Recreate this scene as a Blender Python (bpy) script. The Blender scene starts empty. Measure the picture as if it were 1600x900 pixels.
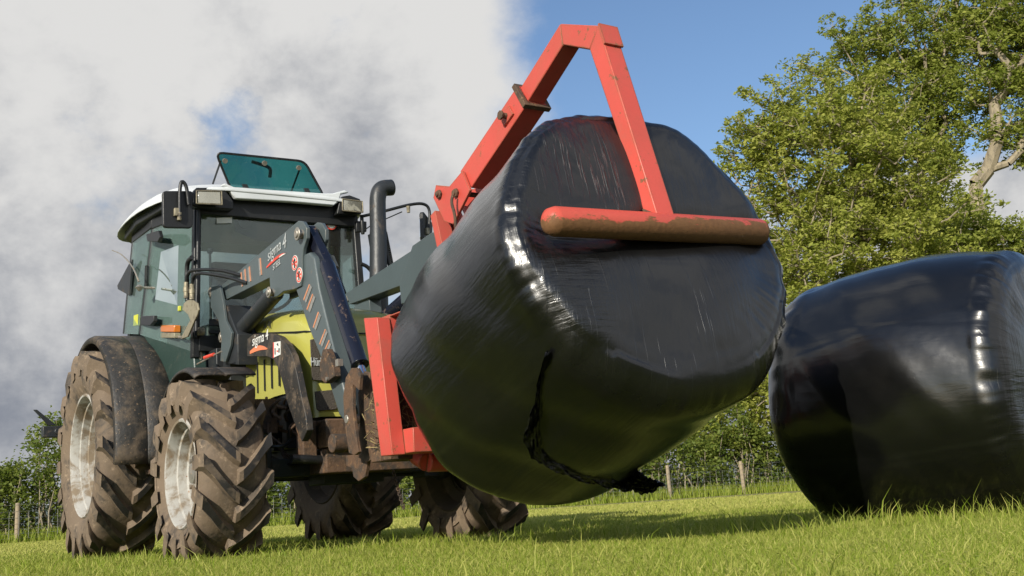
import bpy, bmesh, math, random
import numpy as np
from mathutils import Vector, Matrix, noise as mnoise
R_ = math.radians
S = bpy.context.scene
COL = S.collection

# ------------------------------------------------------------------ camera, sky, sun, exposure
cam = bpy.data.cameras.new('camera'); camo = bpy.data.objects.new('camera', cam); COL.objects.link(camo)
cr, cu, cf = Vector((0.99793455, 0.01206248, -0.06309623)), Vector((0.06423891, -0.18738745, 0.9801833)), Vector((0, 0.98221201, 0.18777529))
mt = Matrix((cr, cu, -cf)).transposed().to_4x4(); mt.translation = Vector((0, 0, 0.2442)); camo.matrix_world = mt
cam.sensor_width = 36; cam.lens = 1746.87/1600*36; cam.clip_start = .05; cam.clip_end = 6000
S.camera = camo
SUN_AZ, SUN_EL = 207.0, 25.0
sdir = Vector((math.sin(R_(SUN_AZ))*math.cos(R_(SUN_EL)), math.cos(R_(SUN_AZ))*math.cos(R_(SUN_EL)), math.sin(R_(SUN_EL))))
sun = bpy.data.lights.new('sun', 'SUN'); sun.energy = 5.0; sun.angle = R_(.55); sun.color = (1, .93, .80)
suno = bpy.data.objects.new('sun', sun); suno.rotation_mode = 'QUATERNION'; suno.rotation_quaternion = sdir.to_track_quat('Z', 'Y'); COL.objects.link(suno)
S.view_settings.view_transform = 'Standard'; S.view_settings.look = 'None'; S.view_settings.exposure = .16; S.view_settings.gamma = 1
S.render.engine = 'CYCLES'
try:
    S.cycles.max_bounces = 8; S.cycles.transparent_max_bounces = 12; S.cycles.use_denoising = True
except Exception: pass

W = bpy.data.worlds.new('World'); S.world = W; W.use_nodes = True
nt = W.node_tree; nt.nodes.clear()
class NT:
    """tiny node-graph helper"""
    def __init__(s, tree): s.t = tree
    def n(s, typ, **kw):
        nd = s.t.nodes.new(typ)
        for k, v in kw.items():
            if k.startswith('_'): setattr(nd, k[1:], v)
        for k, v in kw.items():
            if k.startswith('_'): continue
            key = k.replace('__', ' ')
            if key.startswith('in') and key[2:].isdigit(): key = int(key[2:])
            sock = nd.inputs[key]
            if isinstance(v, bpy.types.NodeSocket): s.t.links.new(v, sock)
            else: sock.default_value = v
        return nd
    def math(s, op, a, b=0., c=None, clamp=False):
        kw = dict(_operation=op, _use_clamp=clamp, in0=a, in1=b)
        if c is not None: kw['in2'] = c
        return s.n('ShaderNodeMath', **kw).outputs[0]
    def step(s, v, lo, hi): return s.n('ShaderNodeMapRange', _interpolation_type='SMOOTHSTEP', in0=v, in1=lo, in2=hi, in3=0., in4=1.).outputs[0]
    def mix(s, f, a, b): return s.n('ShaderNodeMix', _data_type='RGBA', in0=f, in6=a, in7=b).outputs[2]
    def noise(s, vec, scale, detail=4., rough=.55, dist=0.): return s.n('ShaderNodeTexNoise', in0=vec, Scale=scale, Detail=detail, Roughness=rough, Distortion=dist).outputs[0]
    def vscale(s, vec, v): return s.n('ShaderNodeVectorMath', _operation='MULTIPLY', in0=vec, in1=v).outputs[0]
g = NT(nt)
sky = nt.nodes.new('ShaderNodeTexSky'); sky.sky_type = 'NISHITA'; sky.sun_disc = False
sky.sun_elevation = R_(SUN_EL); sky.sun_rotation = R_(SUN_AZ); sky.air_density = 1.1; sky.dust_density = .8; sky.ozone_density = 1.6; sky.altitude = 100
tc = nt.nodes.new('ShaderNodeTexCoord').outputs['Generated']
sp = g.n('ShaderNodeSeparateXYZ', in0=tc); dx, dy, dz = sp.outputs
den = g.math('ADD', g.math('MAXIMUM', dz, 0.), .22)
pc = g.n('ShaderNodeCombineXYZ', in0=g.math('DIVIDE', dx, den), in1=g.math('DIVIDE', dy, den), in2=0.).outputs[0]
n1 = g.noise(g.vscale(tc, (1, 1, 1.4)), 3.2, 8., .56, .15)
n2 = g.noise(pc, 1.1, 6., .55, .2)
n3 = g.noise(g.vscale(tc, (1, 1, 1.25)), 7.0, 8., .60, .08)
# clear patch: high on the right of the picture
front = g.step(dy, 0., .4)
right = g.step(g.math('ADD', g.math('ADD', dx, g.math('MULTIPLY', n3, .28)), g.math('MULTIPLY', n1, .30)), .24, .50)
high = g.step(g.math('ADD', dz, g.math('MULTIPLY', n3, .12)), .29, .40)
clear = g.math('MULTIPLY', g.math('MULTIPLY', right, high), front)
cov = g.math('ADD', g.math('MULTIPLY', n1, .75), g.math('MULTIPLY', n3, .35))
cov = g.math('SUBTRACT', cov, g.math('MULTIPLY', clear, .42))
cov = g.math('SUBTRACT', cov, g.math('MULTIPLY', g.step(g.math('MULTIPLY', dy, -1.), 0., .5), .03))
nr_ = g.math('SUBTRACT', 1., g.step(dx, .25, .6))
cov = g.math('SUBTRACT', cov, g.math('MULTIPLY', g.math('MULTIPLY', g.step(g.math('MULTIPLY', dy, -1.), -.05, .35), nr_), .20))
cov = g.math('SUBTRACT', cov, g.math('MULTIPLY', g.math('MULTIPLY', g.step(dz, .50, .72), nr_), .20))
cov = g.math('ADD', cov, g.math('MULTIPLY', g.math('MAXIMUM', g.math('MULTIPLY', dx, -1.), 0.), .12))
for hd_, rad_, amt_ in [((-0.2915, 0.8848, 0.3634), 0.036, 0.0992), ((-0.2388, 0.9079, 0.3445), 0.024, 0.0806), ((-0.047, 0.9417, 0.3331), 0.04, 0.0496), ((-0.1172, 0.9016, 0.4164), 0.032, 0.0372)]:
    dd_ = g.n('ShaderNodeVectorMath', _operation='DISTANCE', in0=g.vscale(tc, (1, 1, 1)), in1=hd_).outputs['Value']
    dd_ = g.math('ADD', dd_, g.math('MULTIPLY', g.math('SUBTRACT', n3, .5), rad_*2.5))
    cov = g.math('SUBTRACT', cov, g.math('MULTIPLY', g.math('SUBTRACT', 1., g.step(dd_, rad_*.2, rad_*1.6)), amt_))
mask = g.step(cov, .385, .53)
shade = g.math('ADD', g.math('MULTIPLY', n3, .95), g.math('MULTIPLY', n2, .30))
shade = g.math('ADD', shade, g.math('MULTIPLY', dz, .85))
shade = g.math('SUBTRACT', shade, g.math('MULTIPLY', dx, -.05))
sh = g.step(shade, .56, .99)
ccol = g.mix(sh, (.215, .235, .28, 1), (.66, .655, .645, 1))
skyc = g.vscale(sky.outputs[0], (.098, .108, .122))
both = g.mix(mask, skyc, ccol)
bg = g.n('ShaderNodeBackground', in0=both, in1=1.)
wo = nt.nodes.new('ShaderNodeOutputWorld'); nt.links.new(bg.outputs[0], wo.inputs[0])

# ------------------------------------------------------------------ materials
def new_mat(name):
    m = bpy.data.materials.new(name); m.use_nodes = True; m.node_tree.nodes.clear(); return m, NT(m.node_tree)
def finish(m, g, sh): g.n('ShaderNodeOutputMaterial', in0=sh); return m
def c4(c): return (c[0], c[1], c[2], 1)
def M(name, c1, c2=None, scale=6., lo=.5, hi=.62, c3=None, s3=40., lo3=.55, hi3=.62, rough=.5, rough2=.85, metal=0., bump=.15, bscale=30., coat=0., spec=.5, stretch=(1, 1, 1), edge=None, er=.006):
    m, g = new_mat(name)
    tc = g.n('ShaderNodeTexCoord').outputs['Object']; v = g.vscale(tc, stretch)
    col = c4(c1); rg = rough; mt = metal
    nb = g.noise(v, bscale, 5., .6)
    var = g.noise(v, scale*.37, 3., .5)
    col = g.mix(g.math('MULTIPLY', g.step(var, .3, .75), .5), c4(c1), c4([k*.62 for k in c1]))
    if c2:
        f = g.step(g.noise(v, scale, 7., .65, .4), lo, hi)
        col = g.mix(f, col, c4(c2)); rg = g.math('ADD', g.math('MULTIPLY', f, rough2-rough), rough)
        if metal: mt = g.math('MULTIPLY', g.math('SUBTRACT', 1., f), metal)
    if c3:
        f3 = g.step(g.noise(v, s3, 6., .7), lo3, hi3); col = g.mix(f3, col, c4(c3))
    if edge:
        bv = g.t.nodes.new('ShaderNodeBevel'); bv.samples = 4; bv.inputs[0].default_value = er
        gn = g.t.nodes.new('ShaderNodeNewGeometry').outputs['Normal']
        dt = g.n('ShaderNodeVectorMath', _operation='DOT_PRODUCT', in0=bv.outputs[0], in1=gn).outputs['Value']
        ev = g.math('ADD', g.math('SUBTRACT', 1., dt), g.math('MULTIPLY', g.math('SUBTRACT', g.noise(v, 16., 5., .7), .5), .35))
        ef = g.step(ev, .05, .11); col = g.mix(ef, col, c4(edge)); rg = g.math('ADD', g.math('MULTIPLY', ef, .3), rg)
    b = g.n('ShaderNodeBump', Strength=bump, Distance=.01, Height=nb).outputs[0]
    p = g.n('ShaderNodeBsdfPrincipled', Base__Color=col, Roughness=rg, Metallic=mt, Normal=b)
    p.inputs['Coat Weight'].default_value = coat; p.inputs['Coat Roughness'].default_value = .12; p.inputs['Specular IOR Level'].default_value = spec
    return finish(m, g, p.outputs[0])

mud = (.20, .135, .085)
m_tyre = M('muddy tyre rubber', (.165, .120, .080), (.048, .040, .032), 4, .48, .64, (.27, .20, .135), 16, .55, .7, rough=.8, rough2=.75, bump=.5, bscale=22)
m_rub = M('clean rubber', (.026, .024, .023), (.10, .075, .052), 8, .47, .64, rough=.5, bump=.3)
m_rim = M('off white rim paint', (.44, .43, .40), (.20, .155, .105), 6, .42, .60, (.22, .11, .05), 30, .62, .7, rough=.35, bump=.2)
m_rimshade = M('far rim darkened for underbody shade', (.085, .068, .05), (.15, .11, .075), 8, .5, .7, rough=.85, bump=.4)  # muddy browns darkened: shade under the tractor put into the far rims' colour
m_grey = M('loader grey blue paint', (.078, .100, .105), (.19, .145, .10), 4, .62, .78, (.30, .24, .17), 60, .66, .72, rough=.34, bump=.12, edge=(.20, .17, .13), er=.006)
m_dark = M('dark metal', (.022, .025, .028), (.11, .08, .055), 8, .55, .75, rough=.45, bump=.25)
m_black = M('black plastic trim', (.014, .015, .016), (.07, .062, .052), 7, .58, .8, rough=.42, bump=.2)
m_fend = M('dusty black fender', (.026, .024, .022), (.115, .085, .058), 7, .46, .72, (.22, .15, .09), 48, .60, .66, rough=.55, bump=.45, bscale=35)
m_cabg = M('dark green cab panel', (.026, .052, .044), (.09, .085, .065), 9, .55, .8, (.20, .17, .12), 70, .66, .7, rough=.4, bump=.2)
m_lime = M('yellow green bonnet paint', (.40, .385, .082), (.24, .22, .07), 3.5, .60, .85, (.16, .13, .06), 55, .67, .73, rough=.26, bump=.05, coat=.4)
m_roof = M('white cab roof', (.68, .71, .72), (.42, .42, .38), 5, .6, .85, rough=.32, bump=.05)
m_red = M('red frame paint', (.58, .080, .058), (.42, .085, .06), 4, .42, .75, (.20, .085, .04), 11, .625, .665, rough=.42, bump=.08, bscale=50, edge=(.19, .085, .04), er=.016)
m_reddirty = None
m_rust = M('rusty steel', (.11, .062, .035), (.045, .034, .026), 9, .42, .62, (.22, .125, .06), 34, .55, .7, rough=.75, bump=.6, bscale=40)
m_chrome = M('polished rod', (.75, .76, .78), rough=.12, metal=1., bump=.02)
m_steel = M('worn bare steel', (.42, .39, .34), (.16, .11, .07), 18, .5, .65, rough=.42, metal=.7, bump=.25)
m_brass = M('grimy coupling metal', (.33, .29, .20), (.12, .10, .075), 16, .48, .65, rough=.5, metal=.35, bump=.3)
m_cyl = M('navy black cylinder', (.010, .0115, .021), (.15, .10, .07), 11, .58, .68, rough=.22, bump=.08)
m_orange = M('orange reflector', (.75, .22, .10), rough=.3, bump=.02)
m_amber = M('amber lens', (.60, .17, .02), rough=.2, bump=.02)
m_white = M('white sticker', (.72, .72, .68), (.5, .45, .4), 12, .6, .8, rough=.4, bump=.02)
m_stick = M('pale grey lettering', (.46, .48, .48), (.25, .26, .26), 25, .5, .7, rough=.45, bump=.02)
m_redink = M('red lettering', (.70, .07, .04), rough=.4, bump=.02)
m_seat = M('blue grey seat cloth', (.035, .04, .06), rough=.9, bump=.2)
m_lamp = M('lamp reflector', (.62, .60, .50), (.35, .33, .25), 10, .5, .7, rough=.12, metal=.75, bump=.08)
m_straw = M('straw crumbs', (.30, .23, .10), (.12, .08, .04), 25, .45, .6, rough=.9, bump=1., bscale=60)
m_mesh = M('dusty grille mesh', (.075, .062, .048), (.20, .19, .06), 9, .55, .7, rough=.8, bump=.9, bscale=120)
m_bark = M('ash bark', (.30, .25, .17), (.16, .135, .095), 5, .45, .65, rough=.9, bump=.6, bscale=9, stretch=(1, 1, .35))
m_wood = M('weathered post wood', (.34, .27, .18), (.20, .17, .13), 8, .45, .7, rough=.9, bump=.5, bscale=30, stretch=(1, 1, .15))
m_wire = M('galvanised wire', (.30, .30, .29), rough=.5, metal=.5, bump=.05)
m_stripe = M('faded grey marking', (.24, .235, .225), (.10, .11, .11), 20, .5, .7, rough=.5, bump=.02)
m_orange2 = M('faded orange marking', (.56, .24, .13), (.2, .14, .11), 20, .55, .7, rough=.5, bump=.02)
m_yel = M('yellow sticker', (.62, .62, .06), rough=.5, bump=.02)

# red crossbar: the lower half carries brown caked dirt
def crossbar_mat():
    m, g = new_mat('red bar caked with dirt')
    tc = g.n('ShaderNodeTexCoord').outputs['Object']
    sp = g.n('ShaderNodeSeparateXYZ', in0=tc)
    nn = g.noise(g.vscale(tc, (.35, 1, 1)), 14., 7., .68)
    n5 = g.noise(g.vscale(tc, (1., 2.5, 2.5)), 3.2, 6., .7)
    lvl = g.math('ADD', g.math('MULTIPLY', g.math('SUBTRACT', sp.outputs[2], .008), -5.), g.math('ADD', g.math('MULTIPLY', nn, .95), g.math('MULTIPLY', n5, .55)))
    f = g.step(lvl, .70, .77)
    dirt = g.mix(g.noise(tc, 45., 5., .6), (.090, .040, .014, 1), (.21, .100, .038, 1))
    paint = g.mix(g.noise(tc, 5., 3., .5), (.58, .080, .055, 1), (.44, .075, .05, 1))
    b = g.n('ShaderNodeBump', Strength=.35, Distance=.006, Height=g.noise(tc, 50., 5., .6)).outputs[0]
    p = g.n('ShaderNodeBsdfPrincipled', Base__Color=g.mix(f, paint, dirt), Roughness=g.math('ADD', g.math('MULTIPLY', f, .4), .38), Normal=b)
    return finish(m, g, p.outputs[0])
m_bar = crossbar_mat()

def glass_mat(name, tint, refl=.10, dirt=(.30, .30, .26), dl=.55, dh=.8, damt=.25, base=.05):
    m, g = new_mat(name)
    tc = g.n('ShaderNodeTexCoord').outputs['Object']
    tr = g.n('ShaderNodeBsdfTransparent', in0=c4(tint))
    gl = g.n('ShaderNodeBsdfGlossy', in0=(.85, .95, .95, 1), Roughness=.03)
    fr = g.n('ShaderNodeFresnel', IOR=1.5).outputs[0]
    a = g.n('ShaderNodeMixShader', in0=g.math('ADD', g.math('MULTIPLY', fr, 1.1), refl*.3, clamp=True), in1=tr.outputs[0], in2=gl.outputs[0])
    di = g.n('ShaderNodeBsdfDiffuse', in0=c4(dirt))
    dn = g.step(g.noise(tc, 5., 8., .7), dl, dh); sp = g.step(g.noise(tc, 75., 2., .5), .70, .74)
    f = g.math('ADD', g.math('ADD', g.math('MULTIPLY', dn, damt), base), g.math('MULTIPLY', sp, .5), clamp=True)
    b = g.n('ShaderNodeMixShader', in0=f, in1=a.outputs[0], in2=di.outputs[0])
    return finish(m, g, b.outputs[0])
m_glass = glass_mat('green tinted cab glass', (.83, .91, .885), base=.13, damt=.16, dirt=(.26, .33, .31))  # raised base and teal dirt colour paint in reflected sky, besides the dirt
m_wind = glass_mat('dusty windscreen glass', (.84, .895, .88), base=.06, damt=.22, dirt=(.22, .20, .16))
m_hatch = glass_mat('deep teal hatch glass', (.20, .50, .50), refl=.05, base=.03, damt=.08, dirt=(.2, .3, .28))

def film_mat(name, streak_axis, amt=1.):
    """black stretch film: glossy, drawn out in fine parallel streaks, thin dust"""
    m, g = new_mat(name)
    tc = g.n('ShaderNodeTexCoord').outputs['Object']
    at = g.n('ShaderNodeAttribute', _attribute_name='endcap').outputs['Fac']
    sx = g.noise(g.vscale(tc, streak_axis), 9., 6., .66, .35)            # along the body
    sz = g.noise(g.vscale(tc, (.25, 26., .9)), 2.2, 5., .62, .15)         # down the flat end
    lines = g.step(g.noise(g.vscale(tc, (.3, 60., 1.1)), 2.0, 2., .5), .655, .70)
    patch = g.step(g.noise(tc, 3.2, 3., .5), .40, .62)
    low = g.noise(tc, 3.1, 3., .5)
    mid = g.noise(g.vscale(tc, (.7, 2, 2)), 9., 4., .55)
    body = g.math('ADD', g.math('MULTIPLY', sx, .62*amt), g.math('MULTIPLY', mid, .08*amt))
    face = g.math('ADD', g.math('MULTIPLY', sz, g.math('MULTIPLY', patch, .9)), g.math('MULTIPLY', lines, .22))
    sx3 = g.n('ShaderNodeSeparateXYZ', in0=tc)
    def win(s, lo, hi, w=.08): return g.math('MULTIPLY', g.step(s, lo-w, lo+w), g.math('SUBTRACT', 1., g.step(s, hi-w, hi+w)))
    fan = g.math('MULTIPLY', win(sx3.outputs[1], -.46, -.14), win(sx3.outputs[2], .26, .58))
    side = g.math('MULTIPLY', win(sx3.outputs[1], -.62, -.36), win(sx3.outputs[2], -.42, .02))
    fl = g.step(g.noise(g.vscale(tc, (.3, 55., 2.2)), 1.5, 3., .6, .1), .55, .64)
    sl = g.noise(g.vscale(tc, (.3, 2.6, 30.)), 1.6, 4., .6, .2)
    an = g.math('ARCTAN2', sx3.outputs[2], sx3.outputs[1]); rd = g.math('SQRT', g.math('ADD', g.math('MULTIPLY', sx3.outputs[1], sx3.outputs[1]), g.math('MULTIPLY', sx3.outputs[2], sx3.outputs[2])))
    pv = g.n('ShaderNodeCombineXYZ', in0=g.math('MULTIPLY', an, 15.), in1=g.math('MULTIPLY', rd, 2.2), in2=g.math('MULTIPLY', sx3.outputs[0], .6)).outputs[0]
    pl_ = g.noise(pv, 1.5, 4., .6, .3); rim_ = g.step(rd, .42, .74)
    pamt = g.step(g.noise(tc, 2.1, 2., .5), .42, .62)
    pleat = g.math('MULTIPLY', g.math('MULTIPLY', pl_, rim_), g.math('MULTIPLY', pamt, 1.3))
    face = g.math('ADD', face, pleat)
    face = g.math('ADD', face, g.math('ADD', g.math('MULTIPLY', g.math('MULTIPLY', fan, fl), 1.0), g.math('MULTIPLY', g.math('MULTIPLY', side, sl), 1.6)))
    hgt = g.mix(at, g.n('ShaderNodeCombineColor', in0=body, in1=body, in2=body).outputs[0], g.n('ShaderNodeCombineColor', in0=face, in1=face, in2=face).outputs[0])
    b1 = g.n('ShaderNodeBump', Strength=.45, Distance=.012, Height=hgt).outputs[0]
    b = g.n('ShaderNodeBump', Strength=.12, Distance=.05, Height=low, Normal=b1).outputs[0]
    fine = g.noise(g.vscale(tc, (1, 1, 1)), 160., 2., .5)
    rg = g.math('ADD', g.math('MULTIPLY', g.noise(tc, 7., 5., .65), .16), .15)
    rg = g.math('ADD', rg, g.math('MULTIPLY', at, .14))
    dust = g.math('MULTIPLY', g.step(g.noise(tc, 2.4, 6., .65), .38, .75), .5)
    col = g.mix(dust, (.003, .0031, .0033, 1), (.0095, .009, .0082, 1))
    p = g.n('ShaderNodeBsdfPrincipled', Base__Color=col, Roughness=rg, Normal=b)
    p.inputs['Specular IOR Level'].default_value = .62
    p.inputs['Coat Weight'].default_value = .35; p.inputs['Coat Roughness'].default_value = .07
    g.t.links.new(b1, p.inputs['Coat Normal'])
    return finish(m, g, p.outputs[0])
m_film = film_mat('black stretch film', (.30, 4.2, 4.2))
m_film2 = film_mat('smooth black stretch film', (.25, 3., 3.), .33)
m_tail = M('crumpled black film', (.006, .006, .007), rough=.20, bump=.6, bscale=45, spec=.6)

def leaf_mat(name, c, c2, tr=.35):
    m, g = new_mat(name)
    at = g.n('ShaderNodeAttribute', _attribute_name='rnd').outputs['Fac']
    col = g.mix(at, c4(c), c4(c2))
    p = g.n('ShaderNodeBsdfPrincipled', Base__Color=col, Roughness=.5)
    p.inputs['Specular IOR Level'].default_value = .18
    t = g.n('ShaderNodeBsdfTranslucent', in0=g.mix(.5, col, (.22, .30, .02, 1)))
    mx = g.n('ShaderNodeMixShader', in0=tr, in1=p.outputs[0], in2=t.outputs[0])
    return finish(m, g, mx.outputs[0])
m_leafy = leaf_mat('fresh yellow green leaves', (.27, .31, .05), (.50, .50, .12), .5)
m_leafg = leaf_mat('mid green leaves', (.21, .26, .045), (.42, .44, .10), .5)
m_leafh = leaf_mat('hedge leaves', (.10, .15, .028), (.25, .28, .06), .42)
m_grass = leaf_mat('grass blades', (.195, .285, .018), (.58, .55, .16), .45)

def ground_mat():
    m, g = new_mat('meadow turf')
    tc = g.n('ShaderNodeTexCoord').outputs['Object']
    sp = g.n('ShaderNodeSeparateXYZ', in0=tc)
    a = g.noise(g.vscale(tc, (1, 1.0, 1)), 1.1, 6., .65); b = g.noise(tc, 24., 6., .75); c = g.noise(tc, 90., 4., .7)
    far = g.step(sp.outputs[1], 9., 26.)
    green = g.mix(b, (.045, .08, .010, 1), (.13, .175, .025, 1))
    dry = g.mix(c, (.26, .25, .085, 1), (.52, .46, .22, 1))
    f = g.math('ADD', g.math('MULTIPLY', g.step(a, .40, .66), .40), g.math('MULTIPLY', far, .60))
    hv = g.math('ADD', b, c)
    bp = g.n('ShaderNodeBump', Strength=.9, Distance=.05, Height=hv).outputs[0]
    p = g.n('ShaderNodeBsdfPrincipled', Base__Color=g.mix(f, green, dry), Roughness=.9, Normal=bp)
    p.inputs['Specular IOR Level'].default_value = .15
    return finish(m, g, p.outputs[0])
m_ground = ground_mat()

# ------------------------------------------------------------------ mesh helpers
def obj(name, bm, mat=None, parent=None, smooth=True, bevel=0., mats=None, auto=40):
    me = bpy.data.meshes.new(name); bmesh.ops.recalc_face_normals(bm, faces=bm.faces[:]); bm.to_mesh(me); bm.free()
    for q in (mats or [mat]): me.materials.append(q)
    o = bpy.data.objects.new(name, me); COL.objects.link(o)
    if parent: o.parent = parent
    if smooth:
        me.polygons.foreach_set('use_smooth', [True]*len(me.polygons))
        me.set_sharp_from_angle(angle=R_(auto))
    if bevel:
        b = o.modifiers.new('bevel', 'BEVEL'); b.width = bevel; b.segments = 2; b.limit_method = 'ANGLE'; b.angle_limit = R_(35); b.harden_normals = False
    return o
def tag(o, label=None, cat=None, group=None, kind=None):
    if label: o['label'] = label
    if cat: o['category'] = cat
    if group: o['group'] = group
    if kind: o['kind'] = kind
    return o
def empty(name, loc, rz=0):
    o = bpy.data.objects.new(name, None); o.empty_display_size = .2; o.location = loc; o.rotation_euler = (0, 0, rz); COL.objects.link(o); return o
def BM(): return bmesh.new()
def V(p): return Vector(p)
def box(bm, lo, hi, mi=0):
    vs = [bm.verts.new((x, y, z)) for x in (lo[0], hi[0]) for y in (lo[1], hi[1]) for z in (lo[2], hi[2])]
    for f in ((0, 1, 3, 2), (4, 6, 7, 5), (0, 4, 5, 1), (2, 3, 7, 6), (0, 2, 6, 4), (1, 5, 7, 3)):
        q = bm.faces.new([vs[i] for i in f]); q.material_index = mi
    return vs
def hexa(bm, a, b):
    """solid between two quads of 4 points"""
    A = [bm.verts.new(p) for p in a]; B = [bm.verts.new(p) for p in b]
    bm.faces.new(A); bm.faces.new(B[::-1])
    for i in range(4): bm.faces.new((A[i], B[i], B[(i+1) % 4], A[(i+1) % 4]))
def prism(bm, pts, off, mi=0):
    off = V(off); A = [bm.verts.new(p) for p in pts]; B = [bm.verts.new(V(p)+off) for p in pts]
    fs = [bm.faces.new(A), bm.faces.new(B[::-1])]; n = len(A)
    for i in range(n): fs.append(bm.faces.new((A[i], B[i], B[(i+1) % n], A[(i+1) % n])))
    for f in fs: f.material_index = mi
def basis(d, up=None):
    d = d.normalized(); u = V(up) if up is not None else V((0, 0, 1))
    if abs(d.dot(u)) > .98: u = V((1, 0, 0))
    s = d.cross(u).normalized(); return s, s.cross(d).normalized()
def tube(bm, pts, r, seg=12, cap=True, mi=0):
    pts = [V(p) for p in pts]; n = len(pts)
    rr = r if isinstance(r, (list, tuple)) else [r]*n
    rings = []; s = None
    for i, p in enumerate(pts):
        d = (pts[min(i+1, n-1)]-pts[max(i-1, 0)]).normalized()
        if s is None: s, u = basis(d)
        else:
            s = (s-d*s.dot(d)).normalized(); u = s.cross(d).normalized()
        rings.append([bm.verts.new(p+rr[i]*(math.cos(a)*s+math.sin(a)*u)) for a in (2*math.pi*k/seg for k in range(seg))])
    for A, B in zip(rings, rings[1:]):
        for k in range(seg): bm.faces.new((A[k], A[(k+1) % seg], B[(k+1) % seg], B[k])).material_index = mi
    if cap: bm.faces.new(rings[0]).material_index = mi; bm.faces.new(rings[-1][::-1]).material_index = mi
def smoothpath(pts, k=8):
    pts = [V(p) for p in pts]; P = [pts[0]*2-pts[1]]+pts+[pts[-1]*2-pts[-2]]; out = []
    for i in range(1, len(P)-2):
        for j in range(k):
            t = j/k; a, b, c, d = P[i-1], P[i], P[i+1], P[i+2]
            out.append(.5*((2*b)+(c-a)*t+(2*a-5*b+4*c-d)*t*t+(3*b-a-3*c+d)*t**3))
    return out+[pts[-1]]
def beam(bm, a, b, w, h, up=(0, 0, 1)):
    """rectangular tube from a to b: w across, h along up"""
    a, b = V(a), V(b); s, u = basis(b-a, up)
    q = lambda p: [p+s*w/2*i+u*h/2*j for i, j in ((-1, -1), (1, -1), (1, 1), (-1, 1))]
    hexa(bm, q(a), q(b))
def lathe(bm, prof, cx=0, cy=0, cz=0, axis='y', seg=48, mi=0):
    """prof = [(along axis, radius)]"""
    rings = []
    for t, r in prof:
        ring = []
        for k in range(seg):
            a = 2*math.pi*k/seg; c, s = math.cos(a)*r, math.sin(a)*r
            p = {'y': (cx+c, cy+t, cz+s), 'x': (cx+t, cy+c, cz+s), 'z': (cx+c, cy+s, cz+t)}[axis]; ring.append(bm.verts.new(p))
        rings.append(ring)
    for A, B in zip(rings, rings[1:]):
        for k in range(seg): bm.faces.new((A[k], A[(k+1) % seg], B[(k+1) % seg], B[k])).material_index = mi
    return rings
def disc(bm, c, n, r, t, seg=20, mi=0):
    c, n = V(c), V(n).normalized(); tube(bm, [c-n*t/2, c+n*t/2], r, seg, True, mi)
def lerp(a, b, t): return V(a)+(V(b)-V(a))*t
def text_obj(name, body, mat, parent, origin, xdir, ydir, size, shear=0., extrude=.0015, bold=.0, xs=1.):
    cu = bpy.data.curves.new(name, 'FONT'); cu.body = body; cu.size = 1; cu.extrude = extrude/size; cu.shear = shear; cu.offset = bold
    o = bpy.data.objects.new(name+'_tmp', cu); COL.objects.link(o)
    dg = bpy.context.evaluated_depsgraph_get(); me = bpy.data.meshes.new_from_object(o.evaluated_get(dg)); bpy.data.objects.remove(o)
    X, Y = V(xdir).normalized()*size*xs, V(ydir).normalized()*size; Z = X.cross(Y).normalized()*size
    me.transform(Matrix((X, Y, Z)).transposed().to_4x4()); me.transform(Matrix.Translation(V(origin))); me.materials.clear(); me.materials.append(mat)
    n = bpy.data.objects.new(name, me); n.parent = parent; COL.objects.link(n); return n
def raw_mesh(name, verts, faces, mat, parent=None, attr=None, smooth=False, width=4):
    """fast mesh from numpy arrays; faces (n,width)"""
    me = bpy.data.meshes.new(name); nv, nf = len(verts), len(faces)
    me.vertices.add(nv); me.vertices.foreach_set('co', np.asarray(verts, np.float32).ravel())
    me.loops.add(nf*width); me.loops.foreach_set('vertex_index', np.asarray(faces, np.int32).ravel())
    me.polygons.add(nf); me.polygons.foreach_set('loop_start', np.arange(0, nf*width, width, dtype=np.int32)); 
    me.update(calc_edges=True)
    if smooth: me.polygons.foreach_set('use_smooth', [True]*nf)
    if attr is not None:
        a = me.attributes.new(attr[0], 'FLOAT', 'POINT'); a.data.foreach_set('value', np.asarray(attr[1], np.float32))
    me.materials.append(mat)
    o = bpy.data.objects.new(name, me); COL.objects.link(o)
    if parent: o.parent = parent
    return o

# ------------------------------------------------------------------ ground, grass
def gz(x, y): return 0.0
bm = BM(); xs = [-1500, -300, -80, -30, -12, 0, 12, 30, 80, 300, 1500]
bmesh.ops.create_grid(bm, x_segments=2, y_segments=2, size=3000)
tag(obj('ground', bm, m_ground, smooth=False), 'green meadow with paler dry grass further back', kind='structure')

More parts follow.
